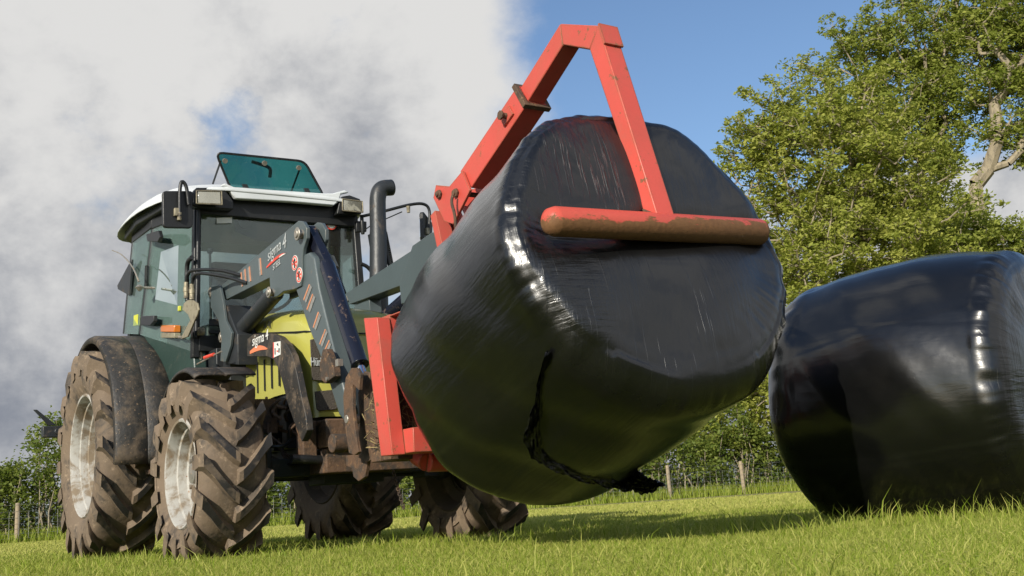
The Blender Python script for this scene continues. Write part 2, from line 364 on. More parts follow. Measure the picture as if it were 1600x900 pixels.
rng = np.random.default_rng(5)
def blades(n, x0, x1, y0, y1, hmin, hmax, wid, seed, dryp=.3, keep=None, dens=None):
    r = np.random.default_rng(seed)
    y = y0+(y1-y0)*r.random(n)**1.25; 
    hw = np.maximum(abs(x0), abs(x1))
    x = r.uniform(x0, x1, n) if keep is None else keep(y, r)
    if dens is not None:
        k = dens(x, y, r); x, y = x[k], y[k]; n = len(x)
    h = r.uniform(hmin, hmax, n)*(1+.5*(r.random(n) > .93)); a = r.uniform(0, 2*np.pi, n); w = wid*r.uniform(.6, 1.3, n)
    lean = r.uniform(.1, 1.0, n)*h; la = r.uniform(0, 2*np.pi, n)
    b = np.stack([x, y, np.zeros(n)], -1); s = np.stack([np.cos(a), np.sin(a), 0*a], -1)*w[:, None]/2
    l = np.stack([np.cos(la), np.sin(la), 0*la], -1)*lean[:, None]; up = np.array([0, 0, 1.])*h[:, None]
    v = np.stack([b-s, b+s, b+l*.35+up*.6+s*.8, b+l*.35+up*.6-s*.8, b+l+up*.97+s*.08, b+l+up*.97-s*.08], 1).reshape(-1, 3)
    i = np.arange(n)[:, None]*6; f = np.concatenate([i+[0, 1, 2, 3], i+[3, 2, 4, 5]], 0)
    rv = np.where(r.random(n) < dryp, r.uniform(.55, 1, n), r.uniform(0, .45, n)); return v, f, np.repeat(rv, 6)
def merge(L):
    vs, fs, rs, k = [], [], [], 0
    for v, f, r in L: vs.append(v); fs.append(f+k); rs.append(r); k += len(v)
    return np.concatenate(vs), np.concatenate(fs), np.concatenate(rs)
fru = lambda y, r: r.uniform(-.52, .56, len(y))*(y+.9)
BAL2 = (2.35, 6.56)
def near_bale(x, y, r): return (np.hypot((x-BAL2[0]+.1)/1.35, (y-BAL2[1]+.35)/.95) < 1.0) & (r.random(len(x)) < .9)
L = [blades(260000, 0, 0, 2.2, 7.0, .014, .042, .0036, 1, .34, fru),
     blades(130000, 0, 0, 6.5, 13.0, .016, .040, .0060, 2, .40, fru),
     blades(110000, 0, 0, 12.0, 30.0, .02, .05, .014, 3, .86, fru),
     blades(700, 0, 0, 2.6, 9.0, .07, .11, .0045, 4, .35, fru),
     blades(9000, .5, 3.6, 5.0, 7.6, .03, .085, .0048, 5, .25, None, near_bale),
     blades(420, .6, 3.4, 5.2, 6.6, .09, .15, .005, 15, .3, None, lambda x, y, r: np.hypot((x-2.0)/1.3, (y-5.85)/.5) < 1),
     blades(6000, -3.5, .6, 6.4, 9.4, .04, .085, .006, 6, .3, None, lambda x, y, r: (np.abs(y-(7.75+.52*(x+1.2)*0)) < 1.4) & (r.random(len(x)) < .8))]
fv, ff, fr_ = blades(16000, 0, 0, 2.3, 9.0, .02, .035, .0034, 33, 1., fru); fv[:, 2] = fv[:, 2]*.12+.022+.012*np.repeat(np.random.default_rng(3).random(len(fv)//6), 6)
q_ = fv.reshape(-1, 6, 3); c_ = q_[:, :1, :2]; q_[:, :, :2] = c_+(q_[:, :, :2]-c_)*1.9; L.append((q_.reshape(-1, 3), ff, fr_))
v, f, r = merge(L)
tag(raw_mesh('grass', v, f, m_grass, attr=('rnd', r)), 'short green grass with stray taller blades over the meadow', 'grass', kind='stuff')

# ------------------------------------------------------------------ trees, hedges
def leaves(centers, rads, per, size, seed, flat=.6, aspect=.42):
    r = np.random.default_rng(seed); n = len(centers)*per
    c = np.repeat(centers, per, 0); rr = np.repeat(rads, per)
    d = r.normal(size=(n, 3)); d /= np.linalg.norm(d, axis=1)[:, None]; d *= (r.random(n)**.5)[:, None]; d[:, 2] *= flat
    p = c+d*rr[:, None]
    ax = r.normal(size=(n, 3)); ax[:, 2] = ax[:, 2]*.5-.15; ax /= np.linalg.norm(ax, axis=1)[:, None]
    nr = r.normal(size=(n, 3)); nr[:, 2] += .6
    s = np.cross(ax, nr); s /= np.linalg.norm(s, axis=1)[:, None]
    L = size*r.uniform(.6, 1.35, n)[:, None]; wv = s*L*aspect
    bend = np.cross(s, ax)*L*.18
    v = np.stack([p-ax*L*.5, p+wv*.5+bend, p+ax*L*.5, p-wv*.5+bend], 1).reshape(-1, 3)
    f = np.arange(n*4).reshape(-1, 4)
    tone = np.repeat(np.clip(np.repeat(r.uniform(.1, .75, len(centers)), per)+r.normal(0, .22, n), 0, 1), 4)
    return v, f, tone
def skeleton(base, trunk, clumps, r_tip, mat, parent, name='branches', seed=1, twigs=0, rmax=.5, fork=.35):
    """grow limbs from the trunk nodes out to every clump; thickness adds up towards the root"""
    rr = random.Random(seed); nodes = [V(p) for p in trunk]; par = [-1]+list(range(len(trunk)-1)); plen = [0.]
    for i in range(1, len(nodes)): plen.append(plen[-1]+(nodes[i]-nodes[i-1]).length)
    ntr = len(trunk); order = sorted(clumps, key=lambda c: min((V(c)-nodes[i]).length for i in range(ntr)))
    arr = np.array([list(p) for p in nodes]); pl = np.array(plen); lowest = int(ntr*fork)
    for c in order:
        c = V(c); d = np.linalg.norm(arr-np.array(c), axis=1); cost = d+.35*pl+np.maximum(arr[:, 2]-c.z, 0)*.5
        cost[:lowest] += 50
        i = int(np.argmin(cost)); a = nodes[i]; dist = (c-a).length; k = max(2, int(dist/.7)); prev = i
        for j in range(1, k+1):
            t = j/k; p = a.lerp(c, t); p.z += -.12*dist*math.sin(math.pi*t)*.8; w = .10*dist*(1-t)*(.4 if j < k else 0)
            if j < k: p += V((rr.gauss(0, 1), rr.gauss(0, 1), rr.gauss(0, .7)))*.13
            nodes.append(p); par.append(prev); plen.append(plen[prev]+(p-nodes[prev]).length); prev = len(nodes)-1
        arr = np.array([list(p) for p in nodes]); pl = np.array(plen)
    n = len(nodes); ar = [0.]*n; kids = [[] for _ in range(n)]
    for i in range(n-1, 0, -1):
        if ar[i] == 0: ar[i] = r_tip**2.3
        ar[par[i]] += ar[i]; kids[par[i]].append(i)
    rad = [min(a**(1/2.3), rmax) for a in ar]
    bm = BM()
    for i in range(1, n):
        a, b = nodes[par[i]], nodes[i]; ra = rad[i]*1.08 if i >= ntr and par[i] < ntr else min(rad[par[i]], rad[i]*1.35); rb = rad[i]
        tube(bm, [a, b], [ra, rb], 8 if rb > .08 else 5, False)
    return obj(name, bm, mat, parent), nodes, rad
def sample_blobs(blobs, n, r, minr=.0):
    vol = np.array([b[3]*b[4]*b[5] for b in blobs]); pk = r.choice(len(blobs), n, p=vol/vol.sum()); out = []
    for k in pk:
        b = blobs[k]; d = r.normal(size=3); d /= np.linalg.norm(d); q = r.uniform(minr, 1)**(1/2.2); out.append([b[0]+d[0]*q*b[3], b[1]+d[1]*q*b[4], b[2]+d[2]*q*b[5]])
    return np.array(out)
def px(x, y, D):
    """a point of the far tree line at depth D given by its bearing"""
    v = cf+cr*((x-800)/1746.87)-cu*((y-450)/1746.87); v = v*(D/v.y); return Vector((v.x, v.y, v.z+.244))
def tree(name, label, cat, base, lean, height, blobs, nclump, per, size, leafm, seed, crad=(.5, 1.0), rtip=.028, group=None, rmax=.5, twist=.3, fork=.35):
    r = np.random.default_rng(seed); rr = random.Random(seed)
    root = empty(name, base); tag(root, label, cat, 'trees standing beyond the fence')
    n = 9; tr = []
    for i in range(n):
        t = i/(n-1); tr.append(V((lean[0]*t+twist*math.sin(t*5+seed)*t, lean[1]*t, height*t)))
    cl = sample_blobs([(b[0]-base[0], b[1]-base[1], b[2], b[3], b[4], b[5]) for b in blobs], nclump, r, .08)
    cl = cl[cl[:, 2] > .6]
    o, nodes, rad = skeleton(base, tr, cl, rtip, m_bark, root, 'trunk', seed, rmax=rmax, fork=fork)
    # fine twigs and leaf sprays around each clump
    tw = []; bm = BM()
    for c in cl:
        for k in range(4):
            d = V((rr.gauss(0, 1), rr.gauss(0, 1), rr.gauss(.25, .7))).normalized()*rr.uniform(*crad)*.9; e = V(c)+d; tw.append(list(e))
            m_ = V(c)+d*.5+V((0, 0, .08)); tube(bm, [c, m_, e], [rtip*.6, rtip*.45, rtip*.2], 3, False)
    obj('twigs', bm, m_bark, root)
    tw = np.array(tw); allc = np.concatenate([cl, tw]); rads = np.concatenate([r.uniform(*crad, len(cl))*.75, r.uniform(*crad, len(tw))*.55])
    v, f, t = leaves(allc, rads, per, size, seed+7)
    raw_mesh('crown', v, f, leafm, root, attr=('rnd', t)); return root
def blob(x, y, D, rx, rz, rd): p = px(x, y, D); s = D/1746.87; return (p.x, p.y, p.z, rx*s, rd, rz*s)

A_ = px(1296, 770, 40.5); A_.z = 0
tree('ash_tree', 'broad yellow green ash tree with its trunk just right of the lifted bale', 'tree', A_, (.4, 0), 9.5,
     [blob(1220, 190, 40, 75, 60, 2.), blob(1170, 250, 40, 50, 95, 1.6), blob(1290, 270, 40, 110, 130, 3.), blob(1390, 290, 39.5, 110, 110, 3), blob(1340, 170, 41, 90, 70, 2.2),
      blob(1210, 370, 40, 70, 70, 2.2), blob(1330, 400, 38.5, 130, 90, 3.), blob(1450, 370, 38.5, 80, 75, 2.5), blob(1270, 120, 42, 40, 40, 1.5), blob(1182, 158, 40, 26, 30, .9), blob(1232, 150, 40, 24, 26, .9), blob(1150, 215, 40, 25, 35, .9), blob(1250, 470, 39, 60, 60, 2), blob(1420, 480, 39, 150, 60, 3)],
     520, 28, .18, m_leafy, 3, crad=(.40, .82), rtip=.026, rmax=.34)
B_ = px(1455, 770, 50); B_.z = 0
tree('ash_tree', 'tall ash tree behind the yellow green one, its top cut by the upper frame edge', 'tree', B_, (.3, 0), 15,
     [blob(1430, 70, 50, 75, 75, 2.5), blob(1350, 60, 50, 35, 40, 1.6), blob(1460, 170, 50, 70, 70, 2.5), blob(1410, 140, 50, 70, 50, 2.5), blob(1470, 250, 49, 60, 45, 2.), blob(1390, 200, 50, 90, 60, 3), blob(1505, 60, 50, 40, 60, 2), blob(1305, 80, 50, 30, 45, 1.4), blob(1370, 110, 50, 60, 60, 2), blob(1300, 330, 52, 70, 90, 2), blob(1490, 350, 50, 40, 60, 2), blob(1440, -60, 50, 90, 70, 3)],
     330, 26, .215, m_leafg, 11, crad=(.45, .88), rtip=.028, rmax=.33)
Cc = px(1584, 770, 46); Cc.z = 0
tree('ash_tree', 'ash tree with thick bare forking trunk at the right edge of the frame', 'tree', Cc, (.2, 0), 12.2,
     [blob(1570, 60, 46, 60, 80, 2.5), blob(1640, 60, 46, 80, 110, 3), blob(1590, 150, 46, 60, 50, 2.), blob(1535, 165, 46, 40, 45, 1.5), blob(1600, 205, 45.5, 55, 35, 1.5), blob(1530, 120, 46.5, 35, 60, 1.8), blob(1640, 210, 46, 50, 60, 2.5), blob(1555, 200, 46, 25, 25, 1), blob(1520, 30, 47, 45, 50, 2), blob(1600, -60, 46, 110, 60, 3)],
     300, 25, .21, m_leafg, 21, rtip=.034, rmax=.40, fork=.80, twist=.10)
D_ = px(1530, 770, 43); D_.z = 0
tree('young_tree', 'small leafy tree at the foot of the forked trunk above the grounded bale', 'tree', D_, (0, 0), 6,
     [blob(1520, 350, 43, 50, 35, 1.5), blob(1560, 390, 43, 60, 35, 1.5), blob(1480, 400, 43, 60, 40, 1.5), blob(1600, 420, 43, 60, 40, 1.5)], 110, 26, .20, m_leafg, 31, crad=(.4, .8), rtip=.018, rmax=.16)
E_ = px(1120, 770, 43); E_.z = 0
tree('hawthorn_tree', 'loose green thorn tree rising out of the hedge below the lifted bale', 'tree', E_, (.2, 0), 3.4,
     [blob(1190, 640, 43, 50, 60, 1.4), blob(1130, 680, 43, 60, 40, 1.4), blob(1230, 600, 43.5, 50, 60, 1.6), blob(1210, 540, 44, 40, 60, 1.6)], 130, 26, .19, m_leafy, 41, crad=(.35, .7), rtip=.012, rmax=.12)

FA, FB = V((-14.23, 31.6, 0)), V((7.68, 40.0, 0))
fd = (FB-FA).normalized(); fn = V((-fd.y, fd.x, 0))
def hedge(name, label, s0, s1, hfun, seed, n, per, size=.17, leafm=None, depth=1.6):
    r = np.random.default_rng(seed); mid = FA+fd*((s0+s1)/2)+fn*1.8
    root = empty(name, mid); tag(root, label, 'hedge', 'hedge sections behind the wire fence')
    cl = []; stems = []
    while len(cl) < n:
        s = r.uniform(s0, s1); q = hfun(s)*(.75+.25*math.sin(s*1.9+seed)*math.sin(s*.7)); z = q*r.random()**.75
        wd = depth*(1-.45*z/q)*r.uniform(-1, 1); p = FA+fd*s+fn*(1.9+wd); p.z = z; cl.append(list(p-mid))
    cl = np.array(cl)
    bm = BM(); rr = random.Random(seed)
    for c in cl[::3]:
        b = V((c[0]+rr.gauss(0, .3), c[1]+rr.gauss(0, .2), 0)); m_ = lerp(b, c, .5)+V((rr.gauss(0, .15), rr.gauss(0, .15), 0)); tube(bm, [b, m_, c], [.035, .022, .008], 4, False)
    obj('stems', bm, m_bark, root)
    v, f, t = leaves(cl, r.uniform(.28, .62, len(cl)), per, size, seed+3, .8, .55)
    raw_mesh('foliage', v, f, leafm or m_leafh, root, attr=('rnd', t)); return root
def hl(s): return 3.5-.09*abs(s-.8)*0 - (1.6 if s < -3 else 0)
hedge('hawthorn_hedge', 'dark green hawthorn hedge behind the fence left of the tractor', -5, 7.5, lambda s: 2.75+1.5*math.exp(-((s-1.6)/1.6)**2)+.35*math.sin(s*2.3), 51, 1000, 46, .125)
hedge('hawthorn_hedge', 'hedge seen under the tractor between its wheels', 7.5, 17.5, lambda s: 2.8, 52, 420, 40, .15)
hedge('hawthorn_hedge', 'sunlit hedge behind the fence under the lifted bale', 17.5, 30, lambda s: 3.3+.5*math.sin(s*1.3), 53, 700, 46, .14)
hedge('hawthorn_hedge', 'far end of the hedge showing only behind the grounded bale', 30, 40, lambda s: 3.0, 54, 200, 36, .18)
# rank grass along the foot of the fence
def rank(n, seed):
    r = np.random.default_rng(seed); s = r.uniform(-6, 36, n); o = r.normal(.35, .45, n)
    x = FA.x+fd.x*s+fn.x*o; y = FA.y+fd.y*s+fn.y*o; h = r.uniform(.10, .50, n)*np.clip(1-np.abs(o-.5)*.5, .3, 1)
    a = r.uniform(0, 6.28, n); w = .014; la = r.uniform(0, 6.28, n); lean = h*r.uniform(.05, .5, n)
    b = np.stack([x, y, 0*x], -1); sd = np.stack([np.cos(a), np.sin(a), 0*a], -1)*w; l = np.stack([np.cos(la), np.sin(la), 0*a], -1)*lean[:, None]; up = np.array([0, 0, 1.])*h[:, None]
    v = np.stack([b-sd, b+sd, b+l*.4+up*.6+sd*.7, b+l*.4+up*.6-sd*.7, b+l+up+sd*.2, b+l+up-sd*.2], 1).reshape(-1, 3); i = np.arange(n)[:, None]*6
    return v, np.concatenate([i+[0, 1, 2, 3], i+[3, 2, 4, 5]], 0), np.repeat(r.uniform(0, .6, n), 6)
v, f, t = rank(26000, 61)
tag(raw_mesh('rank_grass', v, f, m_grass, attr=('rnd', t)), 'long unmown grass along the foot of the wire fence', 'long grass', kind='stuff')

# wire fence
fence = empty('wire_fence', FA); tag(fence, 'wire stock fence on round wooden posts along the hedge', 'fence')
slist = [0.]; p0 = (V((4.95, 38.95, 0))-FA).dot(fd)
sp_ = (FB-FA).length-p0
k = p0
ss = [k+sp_*j for j in range(-11, 6)]
rr = random.Random(4)
first = None
for s in ss:
    p = fd*s; bm = BM(); h = rr.uniform(1.08, 1.16); l = V((rr.gauss(0, .02), rr.gauss(0, .02), 0))
    tube(bm, [p, p+l*.5+V((0, 0, h*.5)), p+l+V((0, 0, h-.012)), p+l+V((0, 0, h))], [.068, .066, .064, .052], 12); obj('post', bm, m_wood, fence)
bm = BM()
for z in (.12, .25, .38, .52, .68, .86, 1.04): tube(bm, [fd*(ss[0])+V((0, 0, z))-fn*.07, fd*ss[-1]+V((0, 0, z))-fn*.07], .0035, 3, False)
s = ss[0]
while s < ss[-1]:
    tube(bm, [fd*s-fn*.07+V((0, 0, .12)), fd*s-fn*.07+V((0, 0, .86))], .0028, 3, False); s += .25
obj('wire_netting', bm, m_wire, fence)

# distant hill line
bm = BM(); prev = None
for i in range(41):
    a = R_(-75+i*150/40); d = 1300; x, y = math.sin(a)*d, math.cos(a)*d; h = 22+14*math.sin(i*.55)+8*math.sin(i*1.7)
    row = [bm.verts.new((x*.82, y*.82, -2)), bm.verts.new((x*.92, y*.92, h*.6)), bm.verts.new((x, y, h)), bm.verts.new((x*1.1, y*1.1, h*.6)), bm.verts.new((x*1.3, y*1.3, -2))]
    if prev:
        for j in range(4): bm.faces.new((prev[j], prev[j+1], row[j+1], row[j]))
    prev = row
tag(obj('hills', bm, M('distant grey green hills', (.10, .13, .12), (.16, .18, .14), .02, .45, .6, rough=1., bump=0)), 'low far hills beyond the hedge', kind='structure')

# ------------------------------------------------------------------ the bales
def bale(name, label, R, L, loc, axis, sag=0., seed=1, group=None, roll=0., ridge=.013, rear_round=.17, front_round=.12, bulge=.02, mat=None, droop=.0, dent=None, lumpy=.022):
    """drum with soft shoulders, x = its axis, +x = the end towards the camera; lumps and creases are real relief"""
    nv = 420; th = np.linspace(0, 2*np.pi, nv, endpoint=False); N1, N2, N3 = 44, 20, 60
    low = np.clip(-np.sin(th), 0, 1)**1.2
    bb = front_round+droop*low; a_ = rear_round
    Rt = R*(1+.006*np.cos(3*th+seed)+.005*np.cos(5*th+seed*2)-.004*np.cos(2*th))
    Xs, Rs, Cs = [], [], []
    one = np.ones(nv)
    for i in range(N1): t = i/N1; Xs.append((-L/2-.035*(1-t*t))*one); Rs.append((Rt-a_)*t); Cs.append(1.*one)
    for i in range(N2): t = i/N2*math.pi/2; Xs.append((-L/2+a_-a_*math.cos(t))*one); Rs.append(Rt-a_+a_*math.sin(t)); Cs.append((1-i/N2)*one)
    for i in range(N3): t = i/N3; Xs.append(-L/2+a_+(L-a_-bb)*t); Rs.append(Rt+bulge*math.sin(math.pi*t)); Cs.append(0*one)
    for i in range(N2): t = i/N2*math.pi/2; Xs.append(L/2-bb+bb*math.sin(t)); Rs.append(Rt-bb+bb*math.cos(t)); Cs.append(i/N2*one)
    for i in range(N1+1): t = 1-i/N1; Xs.append((L/2+.03*(1-t*t))*one); Rs.append((Rt-bb)*t); Cs.append(1.*one)
    X, RR, cap = np.array(Xs), np.array(Rs), np.array(Cs); a, b = a_, bb[None]
    Y = RR*np.cos(th)[None]; Z = RR*np.sin(th)[None]
    out = np.zeros_like(X); rad = np.zeros_like(X)
    rr = random.Random(seed); xe = (X/(L/2))
    # bulges of the packed grass
    def ns(a, b, c, o): # cheap smooth pseudo noise from sines
        return (np.sin(a*1.7+b*2.3+o)+np.sin(b*3.1-c*2.2+o*1.7)+np.sin(c*2.9+a*3.7+o*.6))/3
    lump = ns(X*3.2, Y*3.2, Z*3.2, seed)*lumpy+ns(X*7, Y*7, Z*7, seed+5)*.004
    edge = np.exp(-((X-(L/2-b*.45))/.055)**2)*(RR > R-b*1.2)
    edger = np.exp(-((X+(L/2-a*.45))/.07)**2)*(RR > R-a*1.2)
    A = th[None]
    wob = .35+.65*(.5+.5*np.sin(A*2.0+seed*1.3))**1.5
    scal = ((np.abs(np.sin(A*9+seed+1.3*np.sin(A*3)+.8*np.sin(A*5+1)))-.5)*ridge+np.sin(A*23+3*np.sin(A*4)+1.5*np.sin(A*7))*ridge*.3)*wob
    pleat = (np.sin(A*58+5*np.sin(A*5+seed))*.0022+np.sin(A*91+6*np.sin(A*7))*.0012)*wob
    rad += lump+edge*(scal+pleat)+edger*scal*.8
    capf = np.clip((RR/(R-b)), 0, 1)
    pull = np.exp(-((RR-(R-b*1.3))/.10)**2)*(np.abs(X) > L/2-.06)
    out += np.sign(X)*pull*wob*(np.sin(A*58+5*np.sin(A*5+seed))*.0007+np.sin(A*11+2*np.sin(A*3)+seed)*.004)
    # long shallow film edges running along the barrel
    for k in range(15):
        a0 = rr.uniform(0, 6.28); sl = rr.uniform(-.25, .25); hgt = rr.uniform(.002, .005)
        d = (A-a0-sl*X+np.pi) % (2*np.pi)-np.pi; rad += np.where(cap < .5, hgt/(1+np.exp(-d*R/.004))*np.exp(-np.maximum(d, 0)*3), 0)
    if dent:
        (y0, z0), (y1, z1) = dent; ll = math.hypot(y1-y0, z1-z0); ux, uz = (y1-y0)/ll, (z1-z0)/ll
        s_ = (Y-y0)*ux+(Z-z0)*uz; d_ = -(Y-y0)*uz+(Z-z0)*ux
        inside = 1/(1+np.exp(-(s_+.02)/.03))*1/(1+np.exp((s_-ll-.02)/.03))
        out -= np.where(X > L/2-.10, inside*(.040*np.exp(-(d_/.085)**2)+.018*np.exp(-(d_/.22)**2)), 0)
        # creases fanning out from the loaded end of the bar
        ang = np.arctan2(Z-z0, Y-y0); dd = np.hypot(Y-y0, Z-z0)
        out += np.where(X > L/2-.12, np.sin(ang*17+2*np.sin(ang*3))*.0035*np.exp(-dd/.16), 0)
    Y = Y*(1+rad/np.maximum(RR, .05)*np.clip(RR/.2, 0, 1)); Z = Z*(1+rad/np.maximum(RR, .05)*np.clip(RR/.2, 0, 1)); X = X+out+np.where(np.abs(X) > L/2-.02, lump*np.sign(X), 0)
    m = X.shape[0]; verts = np.stack([X, Y, Z], -1).reshape(-1, 3)
    i, j = np.meshgrid(np.arange(m-1), np.arange(nv), indexing='ij'); j2 = (j+1) % nv
    faces = np.stack([i*nv+j, i*nv+j2, (i+1)*nv+j2, (i+1)*nv+j], -1).reshape(-1, 4)
    ax = V(axis).normalized(); yv = V((0, 0, 1)).cross(ax).normalized(); zv = ax.cross(yv)
    mw = Matrix((ax, yv, zv)).transposed().to_4x4(); mw.translation = V(loc)
    root = empty(name, loc); root.matrix_world = mw; tag(root, label, 'silage bale', group)
    o = raw_mesh('film_wrap', verts, faces, mat or m_film, root, attr=('endcap', cap.reshape(-1)), smooth=True)
    # flatten where it stands on the ground
    return root, o, mw
def settle(o, mw, zmin=.0, soft=.05):
    me = o.data; n = len(me.vertices); c = np.empty(n*3, np.float32); me.vertices.foreach_get('co', c); c = c.reshape(-1, 3)
    Rm = np.array(mw.to_3x3()); t = np.array(mw.translation); w = c@Rm.T+t
    lowz = w[:, 2]; w[:, 2] = np.where(lowz < soft, zmin+(soft-zmin)*np.exp((lowz-soft)/(soft-zmin)), lowz); c = (w-t)@Rm; me.vertices.foreach_set('co', c.astype(np.float32).ravel()); me.update()

BC = V((0.3193, 5.2989, 1.082)); BA = V((math.sin(.5096)*math.cos(.3012), -math.cos(.5096)*math.cos(.3012), math.sin(.3012)))
b1, b1o, b1m = bale('wrapped_bale', 'big bale in black film held up in front of the tractor by the red grab', .733, 1.42, BC, BA, seed=2, droop=.10, front_round=.105, dent=((-0.567, 0.027), (0.622, 0.117)), group='black film wrapped round bales')
B2C = V((BAL2[0], BAL2[1], .715)); B2A = V((math.sin(R_(48)), -math.cos(R_(48)), .0))
b2, b2o, b2m = bale('wrapped_bale', 'black film wrapped bale lying on the grass, cut by the right frame edge', .735, 1.42, B2C, B2A, seed=7, group='black film wrapped round bales', ridge=.014, lumpy=.009, rear_round=.28, front_round=.15, bulge=.045, mat=m_film2, droop=.05)
settle(b2o, b2m)
# loose torn film tail under the lifted bale
BI = b1m.inverted()
def wb(p): return BI @ V(p)

path = smoothpath([wb(p) for p in [(0.1311, 4.4106, 0.8246), (0.1015, 4.5452, 0.7340), (0.0812, 4.6811, 0.6426), (0.0552, 4.8201, 0.5602), (0.0512, 4.9385, 0.4872), (0.0933, 5.0145, 0.4291), (0.1773, 5.0718, 0.3833), (0.2796, 5.1603, 0.3448), (0.3746, 5.2972, 0.3183), (0.4625, 5.5353, 0.3110), (0.5315, 5.5413, 0.3067), (0.5895, 5.4551, 0.2894), (0.6312, 5.3900, 0.2888), (0.6662, 5.3354, 0.2798)]], 9)
wkey = [.006, .010, .018, .034, .046, .036, .032, .032, .030, .040, .052, .046, .020, .003]
bm = BM(); rr = random.Random(8); n = len(path); rows = []; M_ = 17
ph = [rr.uniform(0, 6.28) for _ in range(6)]
for k, p in enumerate(path):
    u = k/9; w_ = float(np.interp(u, range(14), wkey))*(1+.16*math.sin(k*.6+ph[0])+.05*math.sin(k*2.3+ph[1]))
    t = (path[min(k+1, n-1)]-path[max(k-1, 0)]).normalized()
    nr = V((0, p.y, p.z)).normalized() if u < 8.2 else (b1m.to_3x3().transposed() @ V((-.05, -1, -.25))).normalized()
    s_ = t.cross(nr).normalized(); nr = s_.cross(t).normalized()
    if u < 8.2 and nr.dot(V((0, p.y, p.z))) < 0: nr = -nr
    row = []
    for j in range(M_):
        q = (j/(M_-1)-.5)*2
        hgt = .008+.014*(1-q*q)+.0075*math.sin(j*2.1+ph[2]+.11*k)+.005*math.sin(j*3.7+k*.45+ph[3])+.004*math.sin(k*1.3+j*.9)+rr.gauss(0, .0016)
        if abs(q) > .95 and u < 8: hgt = -.004
        row.append(bm.verts.new(p+s_*(q*w_*(1+.08*math.sin(k*1.7+j)))+nr*hgt))
    rows.append(row)
for A, B in zip(rows, rows[1:]):
    for j in range(M_-1): bm.faces.new((A[j], A[j+1], B[j+1], B[j]))
o = obj('torn_film_tail', bm, m_tail, b1, auto=60); sm = o.modifiers.new('thick', 'SOLIDIFY'); sm.thickness = .002

# ------------------------------------------------------------------ tractor frame of reference: x forward, y to its left, z up, origin on the ground under the front axle
TO = V((-1.21737614, 7.75465795, 0)); TRZ = R_(33.0909-90)

# ------------------------------------------------------------------ red bale grab on the loader
grab = empty('bale_grab', TO, TRZ); tag(grab, 'red steel bale grab with arched arm and crossbar clamped over the lifted bale', 'bale grab')
# rear frame standing against the bale
bm = BM(); X0, X1, Y0 = 1.90, 2.02, .72; zt, zb = 1.235, .52
fp = [(1.8515, -0.7000, 1.2469), (2.0124, -0.7000, 1.2226), (2.1213, -0.7000, 0.5109), (1.9911, -0.7000, 0.5134)]
prism(bm, fp, (0, .075, 0)); prism(bm, [(a, .66, c) for a, b, c in fp], (0, .075, 0))
X0 = fp[0][0]; X1 = fp[1][0]
zt = fp[0][2]; zb = fp[3][2]; xb = fp[3][0]
box(bm, (X0+.006, -.625, zt-.12), (X1-.004, .66, zt-.004)); box(bm, (X0+.01, -.625, zt-.016), (X1+.12, -.50, zt-.008))
box(bm, (xb+.006, -.625, zb+.004), (xb+.22, .66, zb+.125))
for s in (-.22, .22): beam(bm, (1.93, s*.6, 1.16), (1.72, s*.2-.09, 1.90), .09, .06, (1, 0, 0))
obj('rear_frame', bm, m_red, grab, bevel=.006)
# lower support tube under the bale
bm = BM(); tube(bm, [(1.8534, -0.4200, 0.5171), (1.9639, -0.4200, 0.4765)], .05, 16)
p = [(1.9639, -0.4200, 0.4765)][0]; tube(bm, [p, (p[0], .42, p[2])], .052, 16); obj('lower_tube', bm, m_red, grab, bevel=.004)
# the arched arm in the middle plane
ya = -.03
q = [(1.7354, -0.0300, 1.9657), (2.5281, -0.0300, 2.3174), (2.8579, -0.0300, 2.5317), (2.9409, -0.0300, 2.5191), (3.2123, -0.0300, 2.3902), (3.2856, -0.0300, 2.3351), (3.5293, -0.0300, 1.4440)]
def arm_plate(bm, P, w, mi=0): prism(bm, [(a, ya-w/2, c) for a, b, c in P], (0, w, 0), mi)
arch = [(1.8100, -0.0950, 2.0084), (2.5739, -0.0950, 2.3803), (2.9722, -0.0950, 2.5626), (3.3012, -0.0950, 2.4104), (3.3995, -0.0950, 2.3353), (3.6485, -0.0950, 1.4081), (3.4869, -0.0950, 1.4608), (3.2055, -0.0950, 2.3359), (3.0820, -0.0950, 2.3942), (3.0442, -0.0950, 2.3924), (1.9495, -0.0950, 1.8774)]
bm = BM(); bw = .102
a1 = [(2.5722, -0.1400, 2.2966), (3.0270, -0.1400, 2.5281), (3.0348, -0.1400, 2.4148), (2.6734, -0.1400, 2.2233)]
a2 = [(3.0270, -0.1400, 2.5281), (3.3244, -0.1400, 2.3957), (3.2428, -0.1400, 2.3102), (3.0348, -0.1400, 2.4148)]
a3 = [(3.3244, -0.1400, 2.3957), (3.6231, -0.1400, 1.3880), (3.5306, -0.1400, 1.4399), (3.2428, -0.1400, 2.3102)]
a0 = [(2.0120, -0.1520, 2.0661), (2.6402, -0.1520, 2.3476), (2.7158, -0.1520, 2.2242), (2.1180, -0.1520, 1.9407)]
def sec(P, yo, w): return [(a, yo, c) for a, b, c in P]
prism(bm, [(a, -.140, c) for a, b, c in a1], (0, bw, 0))
prism(bm, [(a, -.139, c) for a, b, c in a2], (0, bw-.002, 0))
obj('arm_top', bm, m_red, grab, bevel=.005)
bm = BM(); prism(bm, [(a, -.140, c) for a, b, c in a3], (0, bw, 0))
c0, c1 = V(a3[0]), V(a3[1]); d = (c1-c0).normalized()
obj('arm_drop', bm, m_red, grab, bevel=.005)
